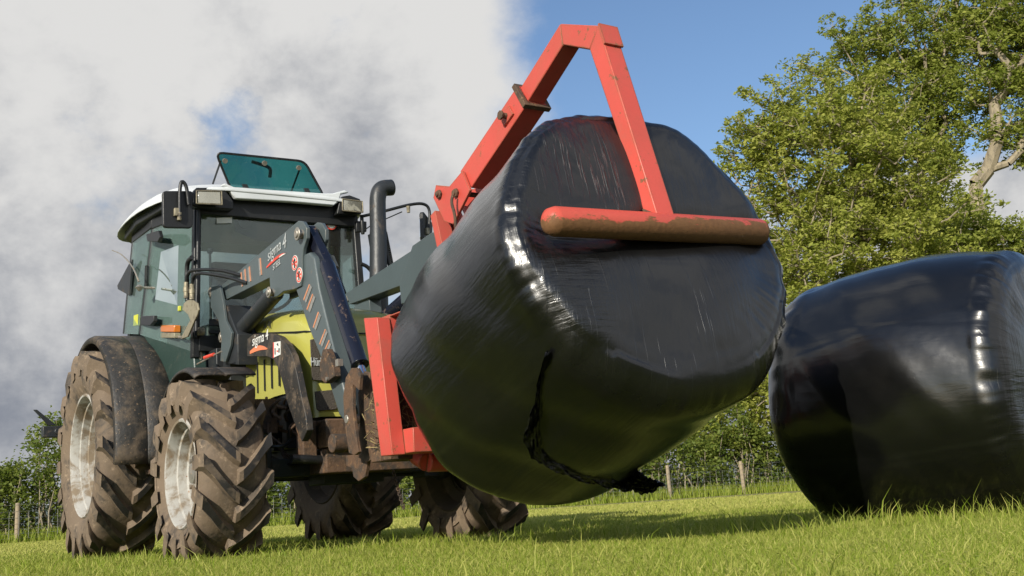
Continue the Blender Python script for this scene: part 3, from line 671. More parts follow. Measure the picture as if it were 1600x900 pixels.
# cap plate at the knee
bm = BM(); k0, k1 = lerp(a3[0], a3[1], -.005), lerp(a3[0], a3[1], .105); nx = V((d.z, 0, -d.x)); nx = nx if nx.x > 0 else -nx
hexa(bm, [k0+V((0, -.004, 0))+nx*.001, k0+V((0, bw+.004, 0))+nx*.001, k0+V((0, bw+.004, 0))+nx*.012, k0+V((0, -.004, 0))+nx*.012], [k1+V((0, -.004, 0))+nx*.001, k1+V((0, bw+.004, 0))+nx*.001, k1+V((0, bw+.004, 0))+nx*.012, k1+V((0, -.004, 0))+nx*.012])
obj('knee_plate', bm, m_red, grab)
bm = BM(); prism(bm, [(a, -.153, c) for a, b, c in a0], (0, bw+.028, 0)); obj('sleeve', bm, m_red, grab, bevel=.005)
# collar at the mouth of the sleeve
bm = BM(); s0, s1 = V(a0[1]), V(a0[2]); dd = (V(a0[1])-V(a0[0])).normalized(); up_ = (s0-s1).normalized()
prism(bm, [tuple(s0+up_*.012+V((0, -.018, 0))), tuple(s1-up_*.012+V((0, -.018, 0))), tuple(s1-up_*.012-dd*.03+V((0, -.018, 0))), tuple(s0+up_*.012-dd*.03+V((0, -.018, 0)))], (0, bw+.062, 0))
obj('collar', bm, m_rust, grab, bevel=.003)
# locking pin plate with bolt
pb = V([(2.5321, -0.1720, 2.2147)][0]); bm = BM(); dz_ = up_
def plate(bm, c, du, dv, a, b, t): 
    c = V(c); du = du.normalized()*a; dv = dv.normalized()*b; prism(bm, [c-du-dv, c+du-dv, c+du+dv, c-du+dv], (0, t, 0))
plate(bm, pb+V((0, .006, 0)), dd, up_, .05, .034, .022); obj('pin_plate', bm, m_red, grab, bevel=.003)
bm = BM(); tube(bm, [pb+V((0, -.03, 0)), pb+V((0, .17, 0))], .017, 8); disc(bm, pb+V((0, -.028, 0)), (0, 1, 0), .026, .012, 8); obj('lock_pin', bm, m_rust, grab, bevel=.003)
p2 = V([(2.5250, -0.0200, 2.2132)][0]); bm = BM()
for k in range(3):
    c = p2+V((0, 0, -.015-.03*k)); tube(bm, [c+V((math.cos(a)*.012, (k % 2)*.0, math.sin(a)*.019)) if k % 2 else c+V((0, math.cos(a)*.012, math.sin(a)*.019)) for a in [i*math.pi/4 for i in range(9)]], .004, 5)
obj('pin_chain', bm, m_rust, grab)
# pivot cheeks
pv = [(1.7562, -0.1800, 2.0529), (1.9452, -0.1800, 1.9967), (2.0797, -0.1800, 2.0434), (2.1751, -0.1800, 1.9006), (1.8966, -0.1800, 1.8168), (1.8221, -0.1800, 1.8841)]
pv = [(1.7716, -0.1800, 2.0524), (1.9239, -0.1800, 2.0026), (2.0732, -0.1800, 2.0490), (2.1429, -0.1800, 1.9202), (1.9436, -0.1800, 1.7794), (1.8450, -0.1800, 1.8186), (1.7339, -0.1800, 1.9866)]
for s in (-.176, -.016):
    bm = BM(); prism(bm, [(a, s, c) for a, b, c in pv], (0, .016, 0)); obj('pivot_cheek', bm, m_red, grab, bevel=.002)
bm = BM(); beam(bm, V((pv[6][0]+.05, -.17, pv[6][2]-.0)), V((pv[6][0]+.05, .0, pv[6][2]-.0)), .08, .05, (1, 0, 0)); obj('pivot_crosspiece', bm, m_red, grab, bevel=.004)
bm = BM()
for pxy in [(2.0054, -0.2050, 1.9408), (1.8180, -0.2050, 1.9842)]:
    tube(bm, [V(pxy)+V((0, .0, 0)), V(pxy)+V((0, .23, 0))], .015, 10); disc(bm, V(pxy)+V((0, .018, 0)), (0, 1, 0), .027, .014, 6); obj('pivot_pin', bm, m_rust, grab, bevel=.003); bm = BM()
pp = V([(2.0287, -0.2150, 1.9261)][0]); bm = BM(); tube(bm, smoothpath([pp, pp+V((.0, -.012, -.05)), pp+V((.02, -.01, -.12)), pp+V((.01, 0, -.2))], 5), .009, 8); obj('pin_cord', bm, m_rust, grab)
# foot block and crossbar pressing on the flat end of the bale
ft = V([(3.4677, -0.0300, 1.4450)][0])
bl, br = V([(3.6000, -0.6698, 1.3413)][0]), V([(3.5600, 0.5248, 1.3983)][0])
bm = BM(); dbar = (br-bl).normalized()
orig = (bl+br)/2
barroot = None
def tl_(p): return V(p)-orig
u1, u2 = basis(dbar)
R0 = .062
Lb = (br-bl).length
for_x = Matrix((dbar, -u1, u2)).transposed()
tube(bm, [(-Lb/2-.046, 0, 0), (-Lb/2-.030, 0, 0), (-Lb/2-.002, 0, 0), (-Lb/2+.002, 0, 0), (Lb/2-.012, 0, 0), (Lb/2, 0, 0), (Lb/2+.012, 0, 0)], [.030, .052, R0-.001, R0, R0, R0-.004, .045], 40)
#, tl_(bl)-dbar*.030, tl_(bl)-dbar*.002, tl_(bl)+dbar*.002, tl_(br)-dbar*.012, tl_(br), tl_(br)+dbar*.012], [.030, .052, R0-.001, R0, R0, R0-.004, .045], 40)
cb = obj('crossbar', bm, m_bar, grab, auto=50); zz = V((0, 0, 1)); yy_ = zz.cross(dbar).normalized(); cb.matrix_local = Matrix.Translation(orig) @ Matrix((dbar, yy_, dbar.cross(yy_))).transposed().to_4x4()
bm = BM(); e = lerp(a3[1], a3[2], .5)+V((0, bw/2, 0)); dn = d
hexa(bm, [V(a3[1])+V((.004, -.01, .02)), V(a3[1])+V((.004, bw+.01, .02)), V(a3[2])+V((0, bw+.01, .02)), V(a3[2])+V((0, -.01, .02))],
     [V(a3[1])+d*.03+V((0, -.01, 0)), V(a3[1])+d*.03+V((0, bw+.01, 0)), V(a3[2])+d*.05+V((0, bw+.01, 0)), V(a3[2])+d*.05+V((0, -.01, 0))])
obj('crossbar_bracket', bm, m_rust, grab, bevel=.004)

# ------------------------------------------------------------------ the tractor
trac = empty('tractor', TO, TRZ); tag(trac, 'muddy yellow green tractor with dark cab, white roof and grey front loader', 'tractor')
WB, HY, DL = 2.357, 1.121, .0974

def tyre_bm(R, w, rr_, N, lugh, dphi, wl):
    bm = BM(); hw = w/2; Rc = R-lugh
    half = [(0, Rc+.004), (hw*.45, Rc), (hw*.78, Rc-.018), (hw*.93, Rc-.055), (hw*1.0, Rc-.11), (hw*1.02, (Rc+rr_)*.5+.02), (hw*.97, rr_+.085), (hw*.87, rr_+.035), (hw*.80, rr_+.008), (hw*.76, rr_-.012)]
    prof = [(-a, b) for a, b in half[::-1]]+half[1:]
    lathe(bm, prof, seg=96)
    ps = np.array([h[0] for h in half[:6]]); pr = np.array([h[1] for h in half[:6]])
    for s in (-1, 1):
        for k in range(N):
            ph0 = 2*math.pi*(k+(.5 if s > 0 else 0))/N; rows = []
            jit = .006*math.sin(k*7.3+s)
            stn = [(-.02, 0, 1), (.10, .10, 1), (.28, .27, 1), (.5, .50, 1), (.72, .74, 1), (.90, .93, 1), (1.0, 1.0, .985), (1.05, 1.03, .55), (1.055, 1.05, .12)]
            for (uy, up, top) in stn:
                y = hw*min(uy, 1.03)
                rb = float(np.interp(abs(y), ps, pr)) if uy <= 1.0 else (Rc-.10 if uy < 1.052 else Rc-.15)
                rt = R-.004*(abs(uy)*2)**2 if uy < .93 else (R-.010 if uy <= 1.0 else (R-.070 if uy < 1.052 else Rc-.135))
                if uy > 1.0: y = hw*(1.06 if uy < 1.052 else 1.045)
                wbt = wl*(1.7 if uy < 1.0 else 2.0); wt = wl*(1.0 if uy < .9 else 1.35)
                f = ph0+dphi*up**1.15+jit
                def P(yy, r, ph): return (r*math.cos(ph), yy, r*math.sin(ph))
                # lug runs obliquely: width measured along phi
                sk = s
                rows.append([bm.verts.new(P(sk*y, rb-.004, f-wbt*.5/R)), bm.verts.new(P(sk*y, rt, f-wt*.5/R)), bm.verts.new(P(sk*y, rt, f+wt*.5/R)), bm.verts.new(P(sk*y, rb-.004, f+wbt*.5/R))])
            for A, B in zip(rows, rows[1:]):
                for j in range(3):
                    q = bm.faces.new((A[j], A[j+1], B[j+1], B[j])); q.material_index = 1 if (j == 1 and A is not rows[-2] and A is not rows[-3] and A is not rows[0]) else 0
            bm.faces.new(rows[0]); bm.faces.new(rows[-1][::-1])
    return bm
def rim_bm(rr_, w, hub_r, side, depth):
    """side = direction of the outer face (-1 tractor's right)"""
    bm = BM(); hw = w/2; o = hw*.80
    pr = [(o+.004, rr_+.012), (o+.016, rr_+.004), (o+.012, rr_-.010), (o-.02, rr_-.022), (o-.055, rr_-.026), (o-.06, rr_-.045), (o-.115, rr_-.052), (o-.12, rr_-.075), (o-.165, rr_-.082), (o-.172, rr_-.105), (o-depth, rr_-.115), (o-depth-.005, rr_-.14), (o-depth+.03, rr_*.62), (o-depth+.02, hub_r), (o-depth+.02, .0005)]
    lathe(bm, [(side*a, b) for a, b in pr], seg=72)
    pr2 = [(-o, rr_+.012), (-o-.012, rr_), (-o+.01, rr_-.02), (-o+.10, rr_-.05), (o-depth-.01, rr_-.12)]
    lathe(bm, [(side*a, b) for a, b in pr2], seg=72)
    return bm
def hub_bm(rr_, w, side, depth, hub_r, lugs):
    bm = BM(); o = w*.4-depth
    lathe(bm, [(side*(o+.02), hub_r), (side*(o+.06), hub_r*.95), (side*(o+.07), hub_r*.55), (side*(o+.14), hub_r*.5), (side*(o+.15), .001)], seg=28)
    for k in range(8):
        a = 2*math.pi*k/8; c = V((math.cos(a)*hub_r*.78, side*(o+.06), math.sin(a)*hub_r*.78)); tube(bm, [c, c+V((0, side*.03, 0))], .014, 6)
    return bm
def rim_lugs(rr_, w, side, depth, lugs, wh):
    o = w*.4-depth
    for k in range(lugs):
        bm = BM(); a = 2*math.pi*(k+.35)/lugs; rr2 = rr_-.125
        c = V((math.cos(a)*rr2, side*(o+.035), math.sin(a)*rr2)); u = V((math.cos(a), 0, math.sin(a))); t = V((-u.z, 0, u.x))
        hexa(bm, [c-t*.035-u*.03, c+t*.035-u*.03, c+t*.03+u*.06, c-t*.03+u*.06], [p+V((0, side*.028, 0)) for p in (c-t*.03-u*.025, c+t*.03-u*.025, c+t*.025+u*.05, c-t*.025+u*.05)])
        tube(bm, [c+V((0, side*.02, 0)), c+V((0, side*.06, 0))], .017, 6); obj('rim_clamp', bm, m_steel, wh, auto=30)
def wheel(cx, yc, cz, R, w, rr_, N, lugh, dphi, wl, side, depth, hub, lugs, rot):
    t = obj('wheel', BM(), m_tyre, trac, smooth=False)
    bpy.data.objects.remove(t)
    wh = bpy.data.objects.new('wheel', None); COL.objects.link(wh); wh.parent = trac; wh.location = (cx, yc, cz); wh.rotation_euler = (0, -rot, 0)
    obj('tyre', tyre_bm(R, w, rr_, N, lugh, dphi, wl), None, wh, mats=[m_tyre, m_rub], auto=42)
    obj('rim', rim_bm(rr_, w, hub, side, depth), m_rim if side < 0 else m_rimshade, wh, auto=28)
    obj('hub', hub_bm(rr_, w, side, depth, hub, lugs), m_steel, wh, auto=30); rim_lugs(rr_, w, side, depth, lugs, wh)
    return wh
YF = HY-.17; YR = HY+DL-.20
wheel(0, -YF, .552, .600, .43, .338, 15, .052, .40, .062, -1, .20, .13, 8, .10)
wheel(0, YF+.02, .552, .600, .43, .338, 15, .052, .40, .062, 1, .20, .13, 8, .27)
wheel(-WB, -YR, .83, .852, .50, .486, 18, .055, .36, .066, -1, .26, .15, 8, .05)
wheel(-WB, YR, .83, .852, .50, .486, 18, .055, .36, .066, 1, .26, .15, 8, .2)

# chassis, axles, engine
bm = BM(); box(bm, (-3.0, -.24, .62), (.18, .24, .98)); box(bm, (-1.2, -.33, .86), (.28, .33, 1.16)); box(bm, (-1.6, -.38, .55), (-.9, .38, .95))
for x in (-1.0, -.75, -.5, -.25): box(bm, (x, -.36, .70), (x+.10, .36, 1.05))
lathe(bm, [(-.75, .13), (-.5, .16), (-.25, .22), (.25, .22), (.5, .16), (.75, .13)], cx=-WB, cz=.83, seg=20)
obj('chassis', bm, m_dark, trac, bevel=.008)
bm = BM(); beam(bm, (0, -.82, .56), (0, .82, .56), .13, .12); box(bm, (-.14, -.22, .44), (.14, .22, .70)); tube(bm, [(-.16, -.70, .50), (-.16, .70, .50)], .022, 10)
for s in (-1, 1):
    lathe(bm, [(s*.80, .10), (s*.72, .12), (s*.66, .09)], cz=.552, seg=16); box(bm, (-.09, s*.62-.06, .46), (.09, s*.62+.06, .78))
obj('front_axle', bm, m_dark, trac, bevel=.006)
bm = BM(); prism(bm, [(.30, -.36, .84), (.30, -.36, .66), (.52, -.36, .66), (.52, -.36, .84)], (0, .72, 0)); box(bm, (.28, -.47, .60), (.40, -.37, .84)); box(bm, (.18, -.34, .50), (.46, .34, .655))
obj('front_weight_block', bm, m_rust, trac, bevel=.01)
bm = BM()
for s in (-1, 1):
    tube(bm, smoothpath([(.30, s*.30, .62), (.1, s*.42, .58), (-.2, s*.5, .66)], 5), .014, 8); tube(bm, smoothpath([(.05, s*.36, .78), (.12, s*.50, .70), (.05, s*.62, .72)], 5), .012, 8)
tube(bm, smoothpath([(.40, -.55, .60), (.36, 0, .575), (.40, .5, .60)], 6), .03, 10)
obj('steering_hoses', bm, m_black, trac)
bm = BM(); rr = random.Random(3)
for k in range(26):
    a = V((rr.uniform(-.5, .15), -rr.uniform(.36, .52), rr.uniform(.68, 1.0))); b = a+V((rr.uniform(-.2, .2), rr.uniform(-.06, .06), rr.uniform(-.16, .16))); tube(bm, smoothpath([a, lerp(a, b, .5)+V((0, -.04, 0)), b], 3), rr.uniform(.006, .014), 6)
for a, b in [(-0.1692, -0.5000, 1.0345), (0.2090, -0.5000, 0.8468)] and [((-.28, -.62, .80), (-.06, -.46, 1.03))]: box(bm, a, b)
obj('engine_side_parts', bm, m_rust, trac, bevel=.002)

# bonnet: rounded box sections swept along x
def bonnet():
    bm = BM(); rows = []
    st = [(-1.02, .43, 1.76, 1.02), (-.6, .43, 1.715, 1.05), (-.1, .425, 1.655, 1.06), (.18, .415, 1.60, 1.055), (.30, .40, 1.555, .87), (.36, .375, 1.50, .86), (.385, .33, 1.44, .865)]
    for x, hw, zt_, zb_ in st:
        row = []; rc = .13
        row.append((x, -hw, zb_))
        row.append((x, -hw, zb_+(zt_-zb_)*.5))
        for k in range(7):
            a = math.pi-k*math.pi/12; row.append((x, -hw+rc*1.15+math.cos(a)*rc*1.15, zt_-rc*.75+math.sin(a)*rc*.75))
        row.append((x, -hw*.3, zt_+.022)); row.append((x, 0, zt_+.028)); half = row[:-1]
        row += [(p[0], -p[1], p[2]) for p in half[::-1]]
        rows.append([bm.verts.new(p) for p in row])
    n = len(rows[0])
    for A, B in zip(rows, rows[1:]):
        for j in range(n-1): bm.faces.new((A[j], A[j+1], B[j+1], B[j]))
    bm.faces.new(rows[-1]); bm.faces.new(rows[0][::-1])
    return bm
hood = obj('bonnet', bonnet(), m_lime, trac, auto=32)
HX = .392
bm = BM(); 
def panel(bm, pts, t=.01): prism(bm, [(HX, b, c) for a, b, c in pts], (t, 0, 0))
panel(bm, [(0.3920, -0.3992, 1.3651), (0.3920, -0.3273, 1.3795), (0.3920, -0.2008, 1.3698), (0.3920, -0.2102, 1.1102), (0.3920, -0.2606, 1.0932), (0.3920, -0.3942, 1.1010)]); o = obj('upper_grille', bm, m_mesh, hood, bevel=.003)
bm = BM(); panel(bm, [(0.3920, -0.3788, 1.0262), (0.3920, -0.2400, 1.0386), (0.3920, -0.2170, 0.9253), (0.3920, -0.2356, 0.9088), (0.3920, -0.3563, 0.9017), (0.3920, -0.3691, 0.9184)]); obj('lower_grille', bm, m_mesh, hood, bevel=.003)
bm = BM()
gp = [(0.4040, -0.4128, 1.2286)]; P0 = V(gp[0])
text_obj('bonnet_badge', 'Hürlimann', m_stick, hood, (.406, P0.y+.008, P0.z-.035), (0, 1, 0), (0, 0, 1), .078, shear=.0, extrude=.003, xs=.55, bold=.01)
# seams and louvres on the side
bm = BM(); sm_ = [(-0.5334, -0.4360, 1.5549), (0.3347, -0.4360, 1.4367)]; tube(bm, [(-1.0, -.434, sm_[0][2]+.03), (sm_[0][0], -.434, sm_[0][2]), (.20, -.425, sm_[1][2]+.01), (.33, -.40, sm_[1][2]-.005), (.40, -.33, sm_[1][2]-.02), (.402, .33, sm_[1][2]-.02)], .0055, 6)
tube(bm, [(.19, -.424, .885), (.20, -.424, 1.06)], .004, 6); tube(bm, [(.395, -.34, 1.095), (.399, .34, 1.095)], .004, 6)
obj('bonnet_seam', bm, m_black, hood)
bm = BM()
bm.free()
for u in (-.50, -.36, -.22, -.08): bm = BM(); box(bm, (u-.008, -.437, 1.12), (u+.008, -.424, 1.34)); obj('side_louvre', bm, m_black, hood)
lt = V([(-0.3371, -0.4360, 1.5509)][0])
text_obj('bonnet_lettering', 'H-90', m_dark, hood, (lt.x-.02, -.4375, lt.z), (1, 0, -.06), (.06, 0, 1), .075, shear=.25, extrude=.001)
# side skirt below the bonnet
bm = BM(); box(bm, (-.95, -.405, .98), (-.02, -.36, 1.06)); obj('bonnet_skirt', bm, m_dark, trac)

# ---------------- cab
def side(s): return s
cabz0 = 1.72
Pf_b, Pf_t = (-1.10, .70, 1.45), (-1.13, .665, 2.60)
Pb_b, Pb_t = [(-2.2009, -0.8400, 1.8602)][0], [(-1.7562, -0.8000, 2.6308)][0]
Pr_b, Pr_t = [(-2.5224, -0.8600, 1.8905)][0], [(-2.4864, -0.8000, 2.6957)][0]
Pb_b, Pb_t = (-2.05, .85, 1.78), (-1.83, .80, 2.62); Pr_b, Pr_t = (-2.52, .86, 1.86), (-2.46, .80, 2.66)
def mir(p, s): return V((p[0], p[1]*s, p[2]))
for s in (-1, 1):
    bm = BM(); beam(bm, mir(Pf_b, s), mir(Pf_t, s), .055, .07, (1, 0, 0)); obj('front_pillar', bm, m_black, trac, bevel=.008)
    bm = BM(); beam(bm, mir(Pb_b, s), mir(Pb_t, s), .035, .045, (1, 0, 0)); obj('middle_pillar', bm, m_black, trac, bevel=.006)
    bm = BM(); beam(bm, mir(Pr_b, s), mir(Pr_t, s), .04, .05, (1, 0, 0)); obj('rear_pillar', bm, m_black, trac, bevel=.006)
    # door glass and rear quarter glass
    t = V((0, s*.006, 0)); bm = BM(); a, b_, c, e_ = mir(Pf_b, s), mir(Pb_b, s), mir(Pb_t, s), mir(Pf_t, s); a.z = 1.50
    o_ = V((0, s*.012, 0)); prism(bm, [lerp(a, b_, .03)+o_, lerp(a, b_, .98)+o_, lerp(e_, c, .98)+o_, lerp(e_, c, .03)+o_], t); dg_ = obj('door_glass', bm, m_glass, trac, smooth=False)
    bm = BM(); a, b_, c, e_ = mir(Pb_b, s), mir(Pr_b, s), mir(Pr_t, s), mir(Pb_t, s); prism(bm, [lerp(a, b_, .06)+o_, lerp(a, b_, .96)+o_, lerp(e_, c, .96)+o_, lerp(e_, c, .06)+o_], t); obj('quarter_glass', bm, m_glass, trac, smooth=False)
# windscreen, rear window
bm = BM(); prism(bm, [(-1.10, -.67, 1.60), (-1.10, .67, 1.60), (-1.128, .64, 2.58), (-1.128, -.64, 2.58)], (.006, 0, 0)); ws = obj('windscreen', bm, m_wind, trac, smooth=False)
bm = BM(); prism(bm, [(-2.53, -.80, 1.95), (-2.53, .80, 1.95), (-2.47, .76, 2.72), (-2.47, -.76, 2.72)], (-.006, 0, 0)); obj('rear_window', bm, m_glass, trac, smooth=False)
bm = BM(); box(bm, (-1.135, -.66, 2.57), (-1.08, .66, 2.76)); box(bm, (-1.12, -.68, 1.50), (-1.06, .68, 1.62)); box(bm, (-2.54, -.84, 1.80), (-2.47, .84, 1.93)); box(bm, (-2.50, -.80, 2.71), (-2.44, .80, 2.78))
for s in (-1, 1): beam(bm, mir((-1.12, .665, 2.665), s), mir((-1.83, .80, 2.69), s), .05, .15); beam(bm, mir((-1.83, .80, 2.69), s), mir((-2.46, .80, 2.71), s), .05, .13)
obj('cab_frame', bm, m_black, trac, bevel=.006)
bm = BM(); box(bm, (-1.085, -.60, 1.635), (-1.045, .60, 1.66)); beam(bm, (-1.06, -.6, 1.72), (-1.06, .15, 1.74), .02, .05); obj('wiper_rail', bm, m_dark, trac)
# stickers on the windscreen
st_ = [(-1.1000, -0.5163, 2.5541), (-1.1000, -0.3940, 2.5696), (-1.1000, -0.3947, 2.5231), (-1.1000, -0.5169, 2.5079)]; bm = BM(); prism(bm, [(-1.115+.006, b, c) for a, b, c in st_], (.002, 0, 0)); obj('sticker', bm, m_white, ws)
c_ = V([(-1.1000, 0.4419, 2.5865)][0]); bm = BM(); disc(bm, (-1.110, c_.y, c_.z), (1, 0, 0), .052, .003, 24); k = obj('round_sticker', bm, m_redink, ws); bm = BM(); disc(bm, (-1.106, c_.y, c_.z), (1, 0, 0), .040, .003, 24); obj('sticker_centre', bm, m_white, k)
# cab lower body
for s in (-1, 1):
    low = [(-1.13, .73, 1.50), (-1.08, .72, 1.10), (-1.10, .70, .82), (-1.45, .72, .74), (-1.50, .74, 1.15), (-1.62, .80, 1.50), (-1.80, .84, 1.70), (-2.05, .86, 1.80), (-1.6, .79, 1.66)]
    low = [(-1.10, .715, 1.56), (-1.06, .715, 1.30), (-1.10, .715, 1.10), (-1.20, .715, .82), (-1.40, .715, .80), (-1.50, .74, 1.20), (-1.72, .80, 1.52), (-2.05, .855, 1.80), (-1.9, .835, 1.785)]
    bm = BM(); prism(bm, [mir(p, s)-V((0, s*.0, 0)) for p in low], (0, -s*.10, 0)); obj('cab_side_panel', bm, m_cabg, trac, bevel=.012)
bm = BM(); box(bm, (-2.45, -.68, 1.28), (-1.14, .68, 1.42)); box(bm, (-2.5, -.8, 1.42), (-2.42, .8, 1.84)); box(bm, (-1.16, -.62, 1.3), (-1.12, .62, 1.56)); obj('cab_floor', bm, m_dark, trac)
bm = BM(); box(bm, (-2.1, -.24, 1.42), (-1.75, .24, 1.72)); prism(bm, [(-2.10, -.25, 1.70), (-1.62, -.25, 1.70), (-1.60, -.25, 1.83), (-2.06, -.25, 1.82)], (0, .5, 0)); prism(bm, [(-2.24, -.23, 2.45), (-2.16, -.23, 2.47), (-2.00, -.23, 1.80), (-2.12, -.23, 1.80)], (0, .46, 0)); obj('seat', bm, m_seat, trac, bevel=.05)
bm = BM(); tube(bm, [(-1.25, 0, 1.45), (-1.38, 0, 1.98)], .03, 10); tube(bm, [V((-1.40, 0, 2.00))+V((math.sin(a)*.07, 0, -math.sin(a)*.0))*0+V((math.cos(a)*.17, math.sin(a)*.19, math.cos(a)*.09)) for a in [i*math.pi/12 for i in range(25)]], .014, 8); beam(bm, (-1.55, 0, 1.93), (-1.24, 0, 2.08), .03, .015); obj('steering_wheel', bm, m_black, trac)
lv = V([(-1.3500, -0.4952, 2.3465)][0]); bm = BM(); tube(bm, [(-1.35, lv.y, 1.5), tuple(lv)], .010, 8); lathe(bm, [(-.026, .001), (-.020, .018), (0, .027), (.020, .018), (.026, .001)], lv.x, lv.y, lv.z, 'z', 16); obj('control_lever', bm, m_dark, trac)
bm = BM(); prism(bm, [(-1.7, -.55, 1.42), (-1.3, -.55, 1.42), (-1.3, -.55, 1.75), (-1.9, -.55, 1.80)], (0, .18, 0)); obj('control_console', bm, m_dark, trac, bevel=.03)
# sun blind rolled down behind the windscreen, hanging lamp pods
bm = BM(); prism(bm, [(-1.17, -.35, 2.57), (-1.17, .60, 2.57), (-1.17, .60, 2.42), (-1.17, .1, 2.40), (-1.17, -.2, 2.42), (-1.17, -.35, 2.48)], (-.01, 0, 0)); box(bm, (-2.4, -.7, 2.715), (-1.2, .7, 2.74)); obj('roof_lining', bm, m_black, trac)
for yy in (-.28, .33):
    bm = BM(); lathe(bm, [(-.02, .001), (-.015, .05), (.02, .052), (.03, .001)], -1.16, yy, 2.55, 'x', 16); obj('blind_knob', bm, m_black, trac)

# ---------------- roof
def roof():
    bm = BM(); rows = []
    # x stations: half width of the edge, edge z, crown z
    st = [(-2.97, .66, 2.765, 2.85), (-2.91, .82, 2.76, 2.98), (-2.76, .90, 2.765, 3.05), (-2.5, .935, 2.77, 3.085), (-2.1, .94, 2.77, 3.08), (-1.7, .92, 2.755, 3.02), (-1.35, .84, 2.745, 2.91), (-1.12, .735, 2.74, 2.825), (-1.00, .68, 2.745, 2.79), (-.975, .64, 2.76, 2.775)]
    for x, hw, ze, zc in st:
        top = []
        for k in range(13):
            t = -1+2*k/12; a = abs(t); top.append((x, math.copysign(hw*(1-(1-a)**1.25), t) if a else 0, ze+(zc-ze)*(1-a**3.2)))
        rows.append([bm.verts.new(p) for p in top])
    for A, B in zip(rows, rows[1:]):
        for j in range(12): bm.faces.new((A[j], A[j+1], B[j+1], B[j]))
    bm.faces.new(rows[0]); bm.faces.new(rows[-1][::-1])
    return bm
rf = obj('roof', roof(), m_roof, trac, auto=50); sm = rf.modifiers.new('thick', 'SOLIDIFY'); sm.thickness = .022; sm.offset = -1
sb = rf.modifiers.new('soft', 'SUBSURF'); sb.levels = sb.render_levels = 1
# dark underside, set up inside the shell
bm = BM(); prism(bm, [(-2.84, -.70, 2.705), (-2.6, -.85, 2.705), (-2.1, -.88, 2.705), (-1.5, -.82, 2.695), (-1.10, -.68, 2.68), (-1.10, .68, 2.68), (-1.5, .82, 2.695), (-2.1, .88, 2.705), (-2.6, .85, 2.705), (-2.84, .70, 2.705)], (0, 0, .075)); obj('roof_underside', bm, m_black, trac, bevel=.01)
# front fascia: white band over the windscreen, lamp recesses at both corners
bm = BM()
fa = [(-0.9850, -0.5151, 2.7853), (-0.9850, -0.4699, 2.7745), (-0.9850, -0.4352, 2.7265), (-0.9850, -0.4002, 2.6887), (-0.9850, 0.0503, 2.7050), (-0.9850, 0.4189, 2.7069), (-0.9850, 0.4596, 2.7431), (-0.9850, 0.4848, 2.8107), (-0.9850, 0.5598, 2.8344), (-0.9850, 0.5146, 2.8463), (-0.9850, 0.4112, 2.8090), (-0.9850, 0.3438, 2.8024), (-0.9850, -0.4038, 2.7760), (-0.9850, -0.4846, 2.8039)]
prism(bm, fa, (-.05, 0, 0)); obj('roof_fascia', bm, m_roof, trac, bevel=.008)
for cc in ([(-0.9750, -0.7323, 2.7100), (-0.9750, -0.7074, 2.7478), (-0.9750, -0.4985, 2.7688), (-0.9750, -0.4589, 2.7164), (-0.9750, -0.4193, 2.6637), (-0.9750, -0.4203, 2.6022), (-0.9750, -0.7236, 2.5951)], [(-0.9750, 0.4459, 2.6420), (-0.9750, 0.4659, 2.7248), (-0.9750, 0.4967, 2.7928), (-0.9750, 0.5658, 2.8104), (-0.9750, 0.6570, 2.7863), (-0.9750, 0.6779, 2.7334), (-0.9750, 0.6631, 2.6555)]):
    bm = BM(); prism(bm, [(-.992, b, c) for a, b, c in cc], (-.09, 0, 0)); obj('lamp_recess', bm, m_black, trac, bevel=.006)
def worklamp(pts):
    P = [V(p) for p in pts]; c = sum(P, V((0, 0, 0)))/4
    bm = BM(); hexa(bm, P, [lerp(p, c, .25)+V((-.07, 0, 0)) for p in P]); h = obj('work_lamp', bm, m_black, trac, bevel=.008)
    bm = BM(); Q = [lerp(p, c, .10)+V((.003, 0, 0)) for p in P]; hexa(bm, Q, [lerp(p, c, .14)+V((-.004, 0, 0)) for p in P]); obj('lens', bm, m_lamp, h, bevel=.003)
    bm = BM()
    for a, b in zip(P, P[1:]+P[:1]): tube(bm, [a+V((.003, 0, 0)), b+V((.003, 0, 0))], .005, 6)
    obj('lens_frame', bm, m_brass, h)
worklamp([(-0.9300, -0.7265, 2.7033), (-0.9300, -0.5341, 2.7172), (-0.9300, -0.5306, 2.6110), (-0.9300, -0.7275, 2.6030)])
worklamp([(-0.9300, 0.4695, 2.7511), (-0.9300, 0.6460, 2.7459), (-0.9300, 0.6479, 2.6536), (-0.9300, 0.4659, 2.6537)])
# open roof hatch
hb0, hb1 = V([(-1.1000, -0.3957, 2.7772)][0]), V([(-1.1000, 0.3872, 2.8050)][0])
ht0, ht1 = V([(-0.9800, -0.5584, 3.0418)][0]), V([(-0.9800, 0.1725, 3.0528)][0])
nrm = (hb1-hb0).cross(ht0-hb0).normalized()
def rquad(P, r=.07):
    out = []; n = len(P)
    for i in range(n):
        a, b, c = V(P[i-1]), V(P[i]), V(P[(i+1) % n]); p = b+(a-b).normalized()*r; q = b+(c-b).normalized()*r
        for k in range(5): t = k/4; out.append((1-t)**2*p+2*t*(1-t)*b+t*t*q)
    return out
QP = rquad([hb0, hb1, ht1, ht0], .06)
bm = BM(); prism(bm, QP, nrm*.006); hatch = obj('roof_hatch', bm, m_hatch, trac, smooth=False)
bm = BM(); tube(bm, QP+QP[:1], .010, 8); obj('hatch_seal', bm, m_black, hatch)
hd = (ht0-hb0).normalized(); hx = (hb1-hb0).normalized(); L_ = (hb1-hb0).length; hn = nrm if nrm.x > 0 else -nrm
